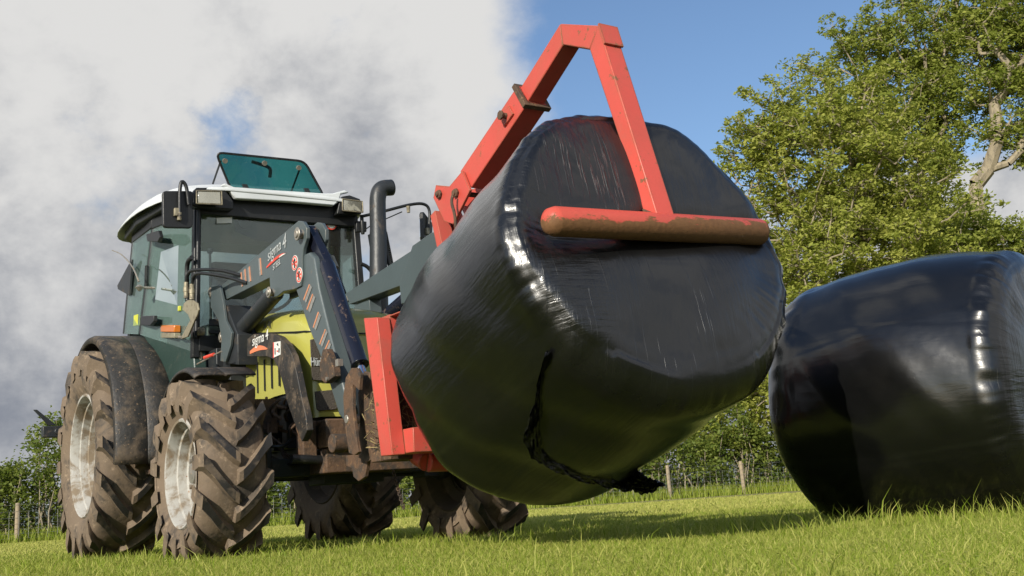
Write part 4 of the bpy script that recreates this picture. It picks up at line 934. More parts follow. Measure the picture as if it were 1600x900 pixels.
for t in (.16, .82):
    bm = BM(); c = lerp(hb0, hb1, t)+hn*.012; A = [c-hx*.028-hd*.035, c+hx*.028-hd*.035, c+hx*.022+hd*.075, c-hx*.022+hd*.075]; prism(bm, A, hn*.012); tube(bm, [c-hx*.035-hd*.035, c+hx*.035-hd*.035], .012, 8); obj('hatch_hinge', bm, m_dark, hatch, bevel=.003)
for t, u in ((.06, .80), (.50, .84), (.88, .80)):
    bm = BM(); c = lerp(lerp(hb0, hb1, t), lerp(ht0, ht1, t), u); disc(bm, c+hn*.012, hn, .020, .016, 12); obj('hatch_knob', bm, m_steel, hatch)
bm = BM(); c = lerp(lerp(hb0, hb1, .50), lerp(ht0, ht1, .50), .84)-hn*.03; tube(bm, smoothpath([c-hx*.09+hd*.0, c-hx*.02-hd*.02, c+hx*.04-hd*.05, c+hx*.01-hd*.13], 5), .014, 8)
obj('hatch_handle', bm, m_black, hatch)
for t in (.02, .90):
    bm = BM(); c = lerp(lerp(hb0, hb1, t), lerp(ht0, ht1, t), .78)-hn*.01; tube(bm, [c, V((c.x-.20, c.y, 2.86))], .008, 8); obj('hatch_strut', bm, m_dark, trac)

# mirrors
def mirror(P, arm, nm='mirror'):
    P = [V(p) for p in P]; n = (P[1]-P[0]).cross(P[2]-P[0]).normalized(); n = n if n.x > 0 else -n
    bm = BM(); prism(bm, rquad(P, .03), n*.035); h = obj(nm, bm, m_black, trac, bevel=.006)
    bm = BM(); prism(bm, rquad([lerp(p, sum(P, V((0, 0, 0)))/4, .06)-n*.004 for p in P], .03), n*.003); obj('mirror_glass', bm, m_chrome, h)
    for a, r in arm: bm = BM(); tube(bm, a, r, 10); obj('mirror_arm', bm, m_black, h)
    return h, n
mp = [(-1.0000, -0.9707, 2.6884), (-1.0000, -0.7394, 2.7111), (-1.0000, -0.7470, 2.4194), (-1.0000, -0.9671, 2.4069)]
mh, mn = mirror(mp, [(smoothpath([(-0.9400, -0.8507, 2.4952), (-0.9400, -0.8493, 2.6839), (-0.9400, -0.8343, 2.7654), (-0.9400, -0.8008, 2.7287), (-0.9400, -0.7827, 2.5906)], 4), .014), ([(-1.0000, -0.7597, 2.6185), (-1.0000, -0.6915, 2.6046)], .016)])
c_ = V([(-0.9500, -0.8619, 2.5265)][0]); bm = BM(); box(bm, c_-V((.012, .03, .03)), c_+V((.02, .02, .03))); tube(bm, [c_+V((0, .01, -.06)), c_+V((.01, .01, .0))], .018, 8); obj('mirror_clamp', bm, m_brass, mh, bevel=.004)
mp = [(-1.0000, 1.1849, 2.7185), (-1.0000, 1.3359, 2.6464), (-1.0000, 1.3109, 2.4243), (-1.0000, 1.1773, 2.4596)]
mp = [V(mp[0])+V((.05, 0, 0)), V(mp[1])+V((-.06, 0, 0)), V(mp[2])+V((-.06, 0, 0)), V(mp[3])+V((.05, 0, 0))]
mh, mn = mirror(mp, [(smoothpath([(-0.9600, 0.6551, 2.6292), (-0.9600, 0.8561, 2.6905), (-0.9600, 1.0995, 2.7680), (-0.9600, 1.2353, 2.7861), (-0.9600, 1.2878, 2.7286), (-0.9600, 1.2715, 2.5468)], 5), .013), ([(-0.9800, 0.6592, 2.5040), (-0.9800, 0.7428, 2.5651), (-0.9800, 1.0339, 2.7057)], .005)])
bm = BM(); c_ = V([(-0.9500, 1.2539, 2.5487)][0]); tube(bm, [c_-V((0, 0, .03)), c_+V((0, 0, .025))], .02, 8); obj('mirror_clamp', bm, m_brass, mh); bm = BM(); c_ = V([(-0.9500, 1.0806, 2.7357)][0]); tube(bm, [c_-V((0, 0, .04)), c_+V((0, 0, .015))], [.014, .018], 8); obj('mirror_clamp', bm, m_brass, mh)
bm = BM(); a = [(-1.0000, 0.6204, 2.5982), (-1.0000, 0.7130, 2.6004), (-1.0000, 0.7093, 2.5127), (-1.0000, 0.6167, 2.5055)]; prism(bm, a, (-.04, 0, 0)); tube(bm, [(-0.9900, 0.6640, 2.6485), (-0.9900, 0.6688, 2.4854)], .016, 10); obj('mirror_bracket', bm, m_black, trac, bevel=.004)
# exhaust
ep = smoothpath([(-.62, .60, 1.55), (-.64, .62, 2.0), (-.66, .645, 2.35), (-.68, .66, 2.62)]+[(-0.6800, 0.6704, 2.7354), (-0.6800, 0.7072, 2.7925), (-0.6800, 0.7943, 2.8120)], 6)
bm = BM(); tube(bm, ep, [.075]*7+[.070]*7+[.066]*(len(ep)-14), 22, False); eo = obj('exhaust_stack', bm, m_dark, trac, auto=60); sm = eo.modifiers.new('thick', 'SOLIDIFY'); sm.thickness = .004
bm = BM(); 
for k in range(7):
    a0 = R_(100+k*18)
ss_ = [(-0.7000, 0.5923, 2.4104), (-0.7000, 0.6427, 2.0273)]; bm = BM(); A, B = V(ss_[0]), V(ss_[1]); ss2 = [(-0.6200, 0.7006, 2.4206), (-0.6200, 0.7672, 2.0385)]; A2, B2 = V(ss2[0]), V(ss2[1])
for a, b, w in ((A, B, V((0, .018, 0))), (A2, B2, V((0, -.018, 0)))):
    n = 22
    for i in range(n): # perforated edge strips of the guard
        p, q = lerp(a, b, i/n), lerp(a, b, (i+.55)/n); box_ = [p, q, q+w, p+w]; prism(bm, box_, (-.03, 0, 0))
    prism(bm, [a+w, b+w, b+w*2, a+w*2], (-.03, 0, 0)); prism(bm, [a-w*.3, b-w*.3, b, a], (-.03, 0, 0))
obj('exhaust_guard', bm, m_black, trac)
bm = BM(); tube(bm, smoothpath([(-1.0000, 0.6459, 2.2377), (-1.0000, 0.7080, 2.2092), (-1.0000, 0.7511, 2.1363), (-1.0000, 0.7479, 1.9325)], 5), .016, 10); obj('grab_handle', bm, m_black, trac)
# small handrail and hoses on the right pillar
bm = BM(); tube(bm, smoothpath([(-1.0137, -0.7400, 2.2046), (-1.1285, -0.7400, 2.1799), (-1.1489, -0.7400, 2.0447), (-1.1368, -0.7400, 1.8938)], 5), .018, 10); tube(bm, [(-1.06, -.70, 1.6), (-1.06, -.67, 2.62)], .016, 10); obj('grab_rail', bm, m_black, trac)
# washer / cable wand and number plate light
bm = BM(); tube(bm, smoothpath([(-2.6244, -0.9500, 2.6084), (-2.2861, -0.9500, 2.4933), (-1.9271, -0.9500, 2.3121), (-1.7275, -0.9500, 2.1499)], 6), [.004+.003*(i/18) for i in range(19)], 8); c_ = V([(-1.7081, -0.9500, 2.0994)][0]); lathe(bm, [(-.03, .01), (0, .035), (.02, .012)], c_.x, c_.y, c_.z, 'z', 14); tube(bm, [c_, c_+V((.0, .12, 0))], .01, 8); obj('aerial', bm, m_steel, trac)
bm = BM(); prism(bm, [(-2.2505, -0.8800, 2.4513), (-2.3130, -0.8800, 2.1503), (-2.7110, -0.8800, 2.2828), (-2.7344, -0.8800, 2.3216)], (0, .02, 0)); obj('rear_plate', bm, m_dark, trac, bevel=.004)
# door hinges, handle, amber lamp, stickers
for c in ([(-1.8211, -0.8700, 2.5660), (-1.4615, -0.8700, 2.5113), (-1.4077, -0.8700, 2.4468), (-1.4810, -0.8700, 2.4228), (-1.7825, -0.8700, 2.4982)], [(-2.0020, -0.8700, 1.9216), (-1.5983, -0.8700, 1.8565), (-1.5988, -0.8700, 1.8107), (-1.7112, -0.8700, 1.7938), (-1.9822, -0.8700, 1.8442)]):
    bm = BM(); prism(bm, c, (0, .03, 0)); obj('door_hinge', bm, m_black, trac, bevel=.004)
bm = BM(); tube(bm, [(-1.8797, -0.8500, 2.3187), (-1.9005, -0.8500, 2.1368)], .014, 8); obj('door_handle', bm, m_black, trac)
bm = BM(); prism(bm, [(-2.2255, -0.8650, 1.9661), (-2.1022, -0.8650, 1.9552), (-2.1023, -0.8650, 1.8644), (-2.2462, -0.8650, 1.8831)], (0, .004, 0)); obj('yellow_sticker', bm, m_yel, trac)
ap = [(-1.6924, -0.8000, 1.7980), (-1.2855, -0.8000, 1.7301), (-1.2867, -0.8000, 1.6759), (-1.6932, -0.8000, 1.7416)]; bm = BM(); prism(bm, [V(p) for p in ap], (0, .05, 0)); il = obj('indicator_lamp', bm, m_amber, trac, bevel=.006)
ap = [(-1.6932, -0.8000, 1.7364), (-1.2868, -0.8000, 1.6710), (-1.2876, -0.8000, 1.6317), (-1.6755, -0.8000, 1.6926)]; bm = BM(); prism(bm, [V(p) for p in ap], (0, .05, 0)); obj('indicator_base', bm, m_brass, il, bevel=.004)

# ---------------- mudguards
def guard(name, cx, cz, R, y0, y1, a0, a1, mat, lip=.05, n=28, thick=.012, yshift=None):
    bm = BM(); rows = []
    for i in range(n+1):
        a = R_(a0+(a1-a0)*i/n); f = yshift(i/n) if yshift else 0
        prof = [(y0-.004, R-lip), (y0, R-.004), (y0+.03, R+.012), ((y0+y1)*.5-.01+f, R+.014), ((y0+y1)*.5+f, R+.006), ((y0+y1)*.5+.01+f, R+.016), (y1, R+.018)]
        rows.append([bm.verts.new((cx+math.cos(a)*r, y+(f if k < 3 else 0), cz+math.sin(a)*r)) for k, (y, r) in enumerate(prof)])
    for A, B in zip(rows, rows[1:]):
        for j in range(len(A)-1): bm.faces.new((A[j], A[j+1], B[j+1], B[j]))
    o = obj(name, bm, mat, trac, auto=50); s = o.modifiers.new('thick', 'SOLIDIFY'); s.thickness = thick; return o
for s in (-1, 1):
    R_f = .955
    guard('rear_mudguard', -WB, .83, R_f, s*1.20, s*.74, 165, -8 if s < 0 else 0, m_fend, n=36)
    bm = BM(); rows = []
    guard('front_mudguard', 0, .552, .66, s*1.13, s*.74, 150, 62, m_fend, lip=.02, n=20)
# step and fuel tank under the cab
bm = BM(); prism(bm, [(-1.55, -.95, .62), (-1.18, -.95, .62), (-1.18, -.95, .655), (-1.55, -.95, .655)], (0, .30, 0)); box(bm, (-1.46, -.90, .655), (-1.24, -.72, .77)); obj('step', bm, m_rust, trac, bevel=.005)
bm = BM(); box(bm, (-1.62, -.70, .62), (-1.0, -.40, 1.1)); obj('fuel_tank', bm, m_black, trac, bevel=.05)
# rear linkage sticking out past the wheel
hp = [(-3.3500, -1.3622, 1.1575), (-3.3500, -1.1655, 1.1596), (-3.3500, -1.1643, 1.0579), (-3.3500, -1.3556, 1.0623)]; bm = BM(); prism(bm, [V(p) for p in hp], (-.10, 0, 0)); lo_ = V(hp[1]); 
box(bm, (-3.44, lo_.y-.02, lo_.z-.10), (-3.36, lo_.y+.5, lo_.z-.005)); beam(bm, (-3.4, -.75, lo_.z-.05), (-2.9, -.45, .8), .06, .08); disc(bm, V([(-3.3400, -1.2417, 1.1094)][0]), (1, 0, 0), .028, .03, 10); obj('rear_linkage', bm, m_dark, trac, bevel=.006)
lp = [(-3.3800, -1.4381, 1.3073), (-3.3800, -1.4066, 1.3070), (-3.3800, -1.2456, 1.1694), (-3.3800, -1.3094, 1.1648)]; bm = BM(); prism(bm, lp, (-.02, 0, 0)); obj('linkage_prop', bm, m_dark, trac, bevel=.004)

# ---------------- front loader, both sides
YA = -.56
def loader_side(s):
    """s=-1 the near (tractor's right) arm, s=+1 its mirror image"""
    def pr(P, y, t): return [(a, -s*y, c) for a, b, c in P], (0, -s*t, 0)
    def mk(name, P, y, t, mat, bev=.005, par=None):
        bm = BM(); a, b = pr(P, y, t); prism(bm, a, b); return obj(name, bm, mat, par or trac, bevel=bev)
    up = mk('loader_arm', [(-0.8838, -0.5600, 1.9715), (0.4248, -0.5600, 2.0713), (0.6478, -0.5600, 2.0891), (0.7212, -0.5600, 2.0666), (0.7803, -0.5600, 2.0105), (0.7755, -0.5600, 1.9456), (0.7190, -0.5600, 1.8926), (0.6931, -0.5600, 1.8281), (0.6961, -0.5600, 1.7244), (0.6597, -0.5600, 1.6619), (0.5522, -0.5600, 1.6623), (0.3646, -0.5600, 1.6861), (0.2485, -0.5600, 1.6741), (0.1308, -0.5600, 1.6833), (0.1157, -0.5600, 1.8264), (-0.8009, -0.5600, 1.8439)], -.56, .025, m_grey, .004)
    bm = BM(); a, b = pr([(-0.8550, -0.5600, 1.9512), (0.4236, -0.5600, 2.0543), (0.6143, -0.5600, 2.0763), (0.6868, -0.5600, 2.0333), (0.6315, -0.5600, 1.8624), (0.5754, -0.5600, 1.6827), (0.1448, -0.5600, 1.7155), (0.1157, -0.5600, 1.8264), (-0.7860, -0.5600, 1.8508)], -.534, .12)
    prism(bm, a, (0, -s*.10, 0)); prism(bm, [(x, y_-s*.101, z) for x, y_, z in [(q[0], q[1], q[2]) for q in pr([(0.3554, -0.5600, 2.0619), (0.6478, -0.5600, 2.0891), (0.7212, -0.5600, 2.0666), (0.7803, -0.5600, 2.0105), (0.7755, -0.5600, 1.9456), (0.7190, -0.5600, 1.8926), (0.6931, -0.5600, 1.8281), (0.6961, -0.5600, 1.7244), (0.6597, -0.5600, 1.6619), (0.1426, -0.5600, 1.6811), (0.1282, -0.5600, 1.8326)], -.534, 0)[0]]], (0, -s*.025, 0)); obj('arm_box', bm, m_grey, up, bevel=.004)
    lo = mk('loader_boom', [(0.5268, -0.5450, 1.6847), (0.5901, -0.5450, 1.8097), (0.6796, -0.5450, 1.8610), (0.7840, -0.5450, 1.8543), (0.8522, -0.5450, 1.8064), (0.9068, -0.5450, 1.6018), (1.0968, -0.5450, 1.1984), (1.2917, -0.5450, 0.8196), (1.2411, -0.5450, 0.7443), (1.1473, -0.5450, 0.8047), (0.9391, -0.5450, 1.1364), (0.7283, -0.5450, 1.3896)], -.548, .125, m_grey, .012)
    ax = [V((p[0], -s*p[1], p[2])) for p in [(0.6512, -0.4850, 2.0311), (0.9061, -0.4850, 1.7499), (1.3149, -0.4850, 1.0890), (1.3819, -0.4850, 0.9698)]]
    bm = BM(); beam(bm, ax[0], lerp(ax[0], ax[1], 1.03), .075, .055, (0, 1, 0)); tube(bm, [lerp(ax[1], ax[2], -.02), lerp(ax[1], ax[2], .02), ax[2], lerp(ax[1], ax[2], 1.03)], [.042, .049, .049, .055], 24); cy = obj('tilt_cylinder', bm, m_cyl, trac, bevel=.003)
    bm = BM(); tube(bm, [ax[2], ax[3]], .027, 16); obj('cylinder_rod', bm, m_chrome, cy)
    ax = [V((p[0], -s*p[1], p[2])) for p in [(-0.7057, -0.5000, 1.5761), (0.0824, -0.5000, 1.7391), (0.4328, -0.5000, 1.8033)]]
    bm = BM(); tube(bm, [ax[0], lerp(ax[0], ax[1], .98), ax[1]], [.058, .058, .050], 20); cy = obj('lift_cylinder', bm, m_cyl if s > 0 else m_dark, trac, bevel=.003)
    bm = BM(); tube(bm, [ax[1], ax[2]], .03, 14); obj('cylinder_rod', bm, m_chrome, cy)
    # mast
    ms = mk('loader_mast', [(-1.0016, -0.6000, 1.9928), (-0.8065, -0.6000, 1.9542), (-0.7386, -0.6000, 1.8258), (-0.6876, -0.6000, 1.6742), (-0.5516, -0.6000, 1.5580), (-0.5838, -0.6000, 1.4704), (-0.7018, -0.6000, 1.3667), (-0.8164, -0.6000, 1.3920), (-0.7803, -0.6000, 1.5474), (-0.8472, -0.6000, 1.7014), (-1.0235, -0.6000, 1.8296)], -.60, .02, m_grey, .003)
    bm = BM(); a, b = pr([(-0.7424, -0.5800, 1.7986), (-0.6065, -0.5800, 1.6516), (-0.5009, -0.5800, 1.5412), (-0.4984, -0.5800, 1.3206), (-0.7624, -0.5800, 1.3660), (-0.8683, -0.5800, 1.6096)], -.575, .19); prism(bm, a, (0, -s*.19, 0)); box(bm, (-1.05, min(s*.3, s*.55), 1.05), (-.75, max(s*.3, s*.55), 1.5)); obj('mast_box', bm, m_dark, ms, bevel=.005)
    if s > 0: 
        bm = BM(); P = [V((p[0], .56, p[2])) for p in [(-0.6862, 0.5000, 1.9554), (-0.4923, 0.5000, 1.9176), (-0.4761, 0.5000, 1.7247), (-0.7032, 0.5000, 1.7646)]]; prism(bm, P, (0, -.1, 0)); obj('mast_head', bm, m_grey, ms, bevel=.004)
    # support bracket to the front axle
    br = mk('support_bracket', [(-0.4333, -0.5200, 1.4952), (-0.3010, -0.5200, 1.5108), (0.0336, -0.5200, 1.4616), (0.1846, -0.5200, 1.4159), (0.3172, -0.5200, 1.3443), (0.4112, -0.5200, 1.2551), (0.4783, -0.5200, 1.1265), (0.5421, -0.5200, 0.9766), (0.6060, -0.5200, 0.8499), (0.6200, -0.5200, 0.7615), (0.5321, -0.5200, 0.6974), (0.4137, -0.5200, 0.8281), (0.3126, -0.5200, 0.9528), (0.2322, -0.5200, 1.0952), (0.1700, -0.5200, 1.1960), (0.0815, -0.5200, 1.2765), (-0.0363, -0.5200, 1.3149), (-0.4401, -0.5200, 1.3726)], -.53, .045, m_fend, .004)
    # pins
    bm = BM()
    for c, r in zip([(0.7048, -0.5600, 1.9872), (0.1804, -0.5600, 1.7130), (-1.0516, -0.5600, 1.9501), (-0.8136, -0.5600, 1.5679), (1.3716, -0.5600, 0.7577)], (.032, .028, .028, .03, .03)):
        bm = BM(); c = V((c[0], -s*c[1]+s*.02, c[2])); tube(bm, [c+V((0, s*.025, 0)), c-V((0, s*.05, 0))], [r*.8, r], 14); disc(bm, c+V((0, s*.012, 0)), (0, 1, 0), r*1.35, .010, 14); obj('pivot_pin', bm, m_steel, up, bevel=.003)
    # headstock links
    lk = mk('tilt_link', [(1.4581, -0.6000, 1.0353), (1.5254, -0.6000, 1.0263), (1.5719, -0.6000, 0.9847), (1.5477, -0.6000, 0.8994), (1.4673, -0.6000, 0.9445), (1.4551, -0.6000, 0.8034), (1.4900, -0.6000, 0.6242), (1.5099, -0.6000, 0.5670), (1.4586, -0.6000, 0.5531), (1.3835, -0.6000, 0.5689), (1.3378, -0.6000, 0.7435), (1.3325, -0.6000, 0.8883), (1.3764, -0.6000, 0.9918)], -.60, .022, m_rust, .003)
    lk2 = mk('headstock_plate', [(1.4357, -0.5000, 1.0211), (1.5095, -0.5000, 1.0042), (1.5232, -0.5000, 0.7955), (1.5793, -0.5000, 0.6147), (1.4981, -0.5000, 0.5228), (1.4232, -0.5000, 0.5135), (1.2918, -0.5000, 0.5578), (1.3594, -0.5000, 0.7399), (1.3484, -0.5000, 0.9044)], -.515, .02, m_rust, .003)
    bm = BM(); A, B = V([(1.3148, -0.4700, 0.9634)][0]), V([(1.3563, -0.4700, 0.7578)][0]); A.y *= -s; B.y *= -s; tube(bm, [A, B], .045, 16); obj('link_sleeve', bm, m_grey, lk)
    mk('hook_plate', [(1.1166, -0.5000, 0.5698), (1.3441, -0.5000, 0.5686), (1.4066, -0.5000, 0.5146), (1.3660, -0.5000, 0.4355), (1.2792, -0.5000, 0.4150), (1.2123, -0.5000, 0.4436), (1.1990, -0.5000, 0.4914), (1.1206, -0.5000, 0.5107)], -.50, .022, m_rust, .003)
    return up, lo, br
upA, loA, brA = loader_side(-1); loader_side(1)
bm = BM(); a = V([(1.0545, -0.4500, 0.6172)][0]); tube(bm, [(a.x, -.56, a.z+.03), (a.x, .56, a.z+.03)], .055, 18); box(bm, (1.62, -.58, .50), (1.74, .58, .60)); box(bm, (1.72, -.60, .62), (1.90, -.46, 1.0)); box(bm, (1.72, .46, .62), (1.90, .60, 1.0)); box(bm, (1.80, -.60, .50), (1.895, .60, .62)); obj('loader_headstock', bm, m_rust, trac, bevel=.006)
bm = BM(); tube(bm, [(-.02, -.55, 1.98), (-.02, .55, 1.98)], .05, 16); obj('loader_crosstube', bm, m_grey, trac)
bpy.data.objects.remove(bpy.data.objects['loader_crosstube'])
# chopped straw caught in the headstock
bm = BM(); rr = random.Random(12)
for k in range(260):
    c = V((rr.uniform(1.62, 2.0), rr.uniform(-.62, -.44), rr.uniform(.56, .86))); d_ = V((rr.gauss(0, 1), rr.gauss(0, 1), rr.gauss(0, 1))).normalized()*rr.uniform(.015, .045); tube(bm, [c-d_, c+d_], .0025, 3, False)
box(bm, (1.76, -.455, .60), (1.9, -.40, .84)); obj('straw_litter', bm, m_straw, trac, smooth=False)
# yellow clamp box bolted to the boom
cb_ = [(1.0875, -0.6100, 1.1947), (1.1345, -0.6100, 1.1915), (1.2354, -0.6100, 1.0650), (1.2406, -0.6100, 1.0163), (1.1092, -0.6100, 0.9918), (1.0544, -0.6100, 1.0174), (1.0331, -0.6100, 1.1112)]; bm = BM(); prism(bm, cb_, (0, .045, 0)); o = obj('valve_box', bm, m_rust, loA, bevel=.004)
bm = BM(); a = V([(1.3062, -0.6200, 1.0958)][0]); box(bm, a-V((.02, .0, .03)), a+V((.02, .03, .01))); obj('valve_fitting', bm, m_steel, o); bm = BM(); a = V([(1.1506, -0.6150, 1.0128)][0]); disc(bm, a, (0, 1, 0), .012, .012, 8); obj('valve_fitting', bm, m_steel, o)
# stripes (grey with orange edge) on arm and boom
def stripe(P, y, par):
    P = [V((p[0], y, p[2])) for p in P]; bm = BM(); prism(bm, P, (0, .003, 0)); w = obj('reflective_stripe', bm, m_stripe, par, smooth=False)
    bm = BM(); Q = [lerp(P[0], P[1], .68), P[1]+V((0, 0, 0)), P[2], lerp(P[3], P[2], .68)]; prism(bm, [q+V((0, -.003, 0)) for q in Q], (0, .003, 0)); obj('orange_edge', bm, m_orange2, w, smooth=False)
for P in ([(-0.4674, -0.5650, 1.9779), (-0.4263, -0.5650, 1.9787), (-0.4048, -0.5650, 1.8718), (-0.4456, -0.5650, 1.8705)], [(-0.3989, -0.5650, 1.9824), (-0.3448, -0.5650, 1.9850), (-0.3241, -0.5650, 1.8743), (-0.3776, -0.5650, 1.8757)], [(-0.3050, -0.5650, 1.9812), (-0.2519, -0.5650, 1.9837), (-0.2319, -0.5650, 1.8742), (-0.2843, -0.5650, 1.8755)], [(-0.0829, -0.5650, 2.0020), (-0.0328, -0.5650, 1.9955), (-0.0150, -0.5650, 1.8751), (-0.0650, -0.5650, 1.8764)]): stripe(P, -.5625, upA)
for a, b in (((474, 469), (484, 445)), ((479, 483), (489, 460)), ((488, 511), (498, 488)), ((497, 538), (508, 514)), ((503, 553), (514, 530)), ((474, 469), (484, 445))):
    pass
for P in ([(0.7180, -0.5530, 1.5448), (0.6782, -0.5530, 1.5725), (0.7778, -0.5530, 1.6511), (0.8167, -0.5530, 1.6231)], [(0.7747, -0.5530, 1.4739), (0.7253, -0.5530, 1.5029), (0.8238, -0.5530, 1.5815), (0.8619, -0.5530, 1.5502)], [(0.8563, -0.5530, 1.3484), (0.8181, -0.5530, 1.3745), (0.9045, -0.5530, 1.4549), (0.9414, -0.5530, 1.4208)], [(0.9461, -0.5530, 1.2323), (0.9089, -0.5530, 1.2574), (1.0026, -0.5530, 1.3323), (1.0292, -0.5530, 1.3047)], [(1.0087, -0.5530, 1.1690), (0.9626, -0.5530, 1.1949), (1.0541, -0.5530, 1.2583), (1.0800, -0.5530, 1.2275)]): stripe([P[0], P[1], P[2], P[3]], -.5515, loA)
# loader lettering
t0, t1 = V([(0.0999, -0.5650, 1.9398)][0]), V([(0.4659, -0.5650, 1.9882)][0]); xd = (t1-t0); hgt = V([(0.1029, -0.5650, 1.9879)][0])
text_obj('arm_lettering', 'sigma', m_stick, upA, (t0.x, -.5635, t0.z), xd, (0, 0, 1), .112, shear=.12, extrude=.001)
t2 = V([(0.3730, -0.5650, 1.9580)][0]); text_obj('arm_numeral', '4', m_stick, upA, (t2.x, -.5635, t2.z), xd, (0, 0, 1), .135, shear=.15, extrude=.001)
def swoosh(P0, P1, y, par, mat, th, bow, name):
    bm = BM(); up = V((0, 0, 1)); n = 14; A = []; B = []
    for i in range(n+1): t = i/n; c = lerp(P0, P1, t)+up*bow*math.sin(math.pi*t); w = th*math.sin(math.pi*min(1, .12+t*.95))**.6; A.append(V((c.x, y, c.z+w/2))); B.append(V((c.x, y, c.z-w/2)))
    for i in range(n): hexa(bm, [A[i], A[i+1], B[i+1], B[i]], [p+V((0, .002, 0)) for p in (A[i], A[i+1], B[i+1], B[i])])
    return obj(name, bm, mat, par, smooth=False)
u0, u1 = [(0.0733, -0.5650, 1.9056), (0.4394, -0.5650, 1.9302)]; swoosh(V(u0), V(u1), -.5640, upA, m_redink, .020, .012, 'lettering_underline')
u0, u1 = [(0.3130, -0.5650, 1.9239), (0.4388, -0.5650, 1.9218)]; swoosh(V(u0), V(u1), -.5642, upA, m_white, .009, .004, 'lettering_underline')
v0 = V([(0.1911, -0.5650, 1.8587)][0]); text_obj('arm_small_lettering', 'STEEL', m_stick, upA, (v0.x, -.5635, v0.z), xd, (0, 0, 1), .055, shear=.1, extrude=.001)
for c in [(0.5766, -0.5650, 1.8281), (0.6455, -0.5650, 1.7346)]:
    c = V(c); bm = BM(); disc(bm, (c.x, -.5620, c.z), (0, 1, 0), .050, .004, 28); w = obj('warning_sticker', bm, m_white, upA)
    bm = BM()
    for i in range(24):
        a, b = 2*math.pi*i/24, 2*math.pi*(i+1)/24; q = [V((c.x+math.cos(t)*r, -.5650, c.z+math.sin(t)*r)) for t, r in ((a, .037), (b, .037), (b, .046), (a, .046))]; hexa(bm, q, [p+V((0, .002, 0)) for p in q])
    beam(bm, (c.x-.03, -.565, c.z+.030), (c.x+.03, -.565, c.z-.030), .002, .012, (0, 0, 1)); beam(bm, (c.x-.036, -.5655, c.z-.002), (c.x+.036, -.5655, c.z+.002), .002, .010, (0, 0, 1)); obj('sticker_ring', bm, m_redink, w)
    bm = BM(); disc(bm, (c.x+.006, -.566, c.z+.018), (0, 1, 0), .011, .002, 10); beam(bm, (c.x, -.566, c.z+.008), (c.x, -.566, c.z-.032), .002, .014, (1, 0, 0)); beam(bm, (c.x, -.5662, c.z-.002), (c.x-.022, -.5662, c.z+.016), .002, .008, (1, 0, 0)); obj('sticker_figure', bm, m_black, w)
b0 = V([(-0.3184, -0.5340, 1.4272)][0])
text_obj('bracket_lettering', 'sigma 4', m_white, brA, (b0.x, -.5335, b0.z), (1, 0, .0), (0, 0, 1), .104, shear=.15, extrude=.001)
u0, u1 = [(-0.3701, -0.5350, 1.3895), (0.0068, -0.5350, 1.3563)]; swoosh(V(u0), V(u1), -.5335, brA, m_orange, .035, .022, 'bracket_underline')
bm = BM(); prism(bm, [(0.0905, -0.5340, 1.3915), (0.2189, -0.5340, 1.3802), (0.2130, -0.5340, 1.2918), (0.0839, -0.5340, 1.2889)], (0, .003, 0)); w = obj('bracket_sticker', bm, m_white, brA)
bm = BM(); prism(bm, [(0.0898, -0.5360, 1.3915), (0.1028, -0.5360, 1.3895), (0.0962, -0.5360, 1.2871), (0.0833, -0.5360, 1.2890)], (0, .002, 0)); prism(bm, [(0.1534, -0.5370, 1.3281), (0.1766, -0.5370, 1.3247), (0.1761, -0.5370, 1.3163), (0.1529, -0.5370, 1.3197)], (0, .002, 0)); obj('sticker_red_marks', bm, m_redink, w)
bm = BM(); prism(bm, [(0.1194, -0.5370, 1.3482), (0.1311, -0.5370, 1.3465), (0.1284, -0.5370, 1.3040), (0.1167, -0.5370, 1.3057)], (0, .002, 0)); prism(bm, [(0.1891, -0.5370, 1.3378), (0.2064, -0.5370, 1.3352), (0.1987, -0.5370, 1.3066), (0.1872, -0.5370, 1.3083)], (0, .002, 0)); prism(bm, [(0.1561, -0.5370, 1.3684), (0.1798, -0.5370, 1.3734), (0.1842, -0.5370, 1.3514)], (0, .002, 0)); obj('sticker_black_marks', bm, m_black, w)

# hydraulic multicoupler beside the cab
bm = BM()
for c, y in (((288, 478), -.80), ((278, 484), -.74)): pass
cp = [(-0.9718, -0.7800, 1.8227), (-0.8786, -0.7800, 1.7627), (-1.0588, -0.7800, 1.5962), (-1.2731, -0.7800, 1.6200), (-1.1859, -0.7800, 1.7533), (-1.1511, -0.7800, 1.8160)]; prism(bm, [(-1.1344, -0.7800, 1.8228), (-1.1003, -0.7800, 1.8657), (-1.0025, -0.7800, 1.8719), (-0.8759, -0.7800, 1.8483), (-0.7687, -0.7800, 1.8047), (-0.7399, -0.7800, 1.7522), (-0.7715, -0.7800, 1.7202), (-0.8341, -0.7800, 1.6932), (-1.0104, -0.7800, 1.5982), (-1.1402, -0.7800, 1.6041), (-1.1560, -0.7800, 1.6261), (-0.9433, -0.7800, 1.7118), (-0.9897, -0.7800, 1.7583), (-1.0534, -0.7800, 1.7889)], (0, .012, 0)); cpl = obj('coupler_plate', bm, m_brass, trac, bevel=.002)
bm = BM(); prism(bm, [(-1.7035, -0.7000, 1.9591), (-1.6130, -0.7000, 1.9996), (-1.4728, -0.7000, 1.9887), (-1.3543, -0.7000, 1.9410), (-1.3390, -0.7000, 1.8827), (-1.4081, -0.7000, 1.8344), (-1.4775, -0.7000, 1.8059), (-1.6554, -0.7000, 1.6919), (-1.7628, -0.7000, 1.7140), (-1.7805, -0.7000, 1.7376), (-1.5816, -0.7000, 1.8237), (-1.6509, -0.7000, 1.8976)], (0, .012, 0)); obj('coupler_plate', bm, m_brass, trac, bevel=.002)
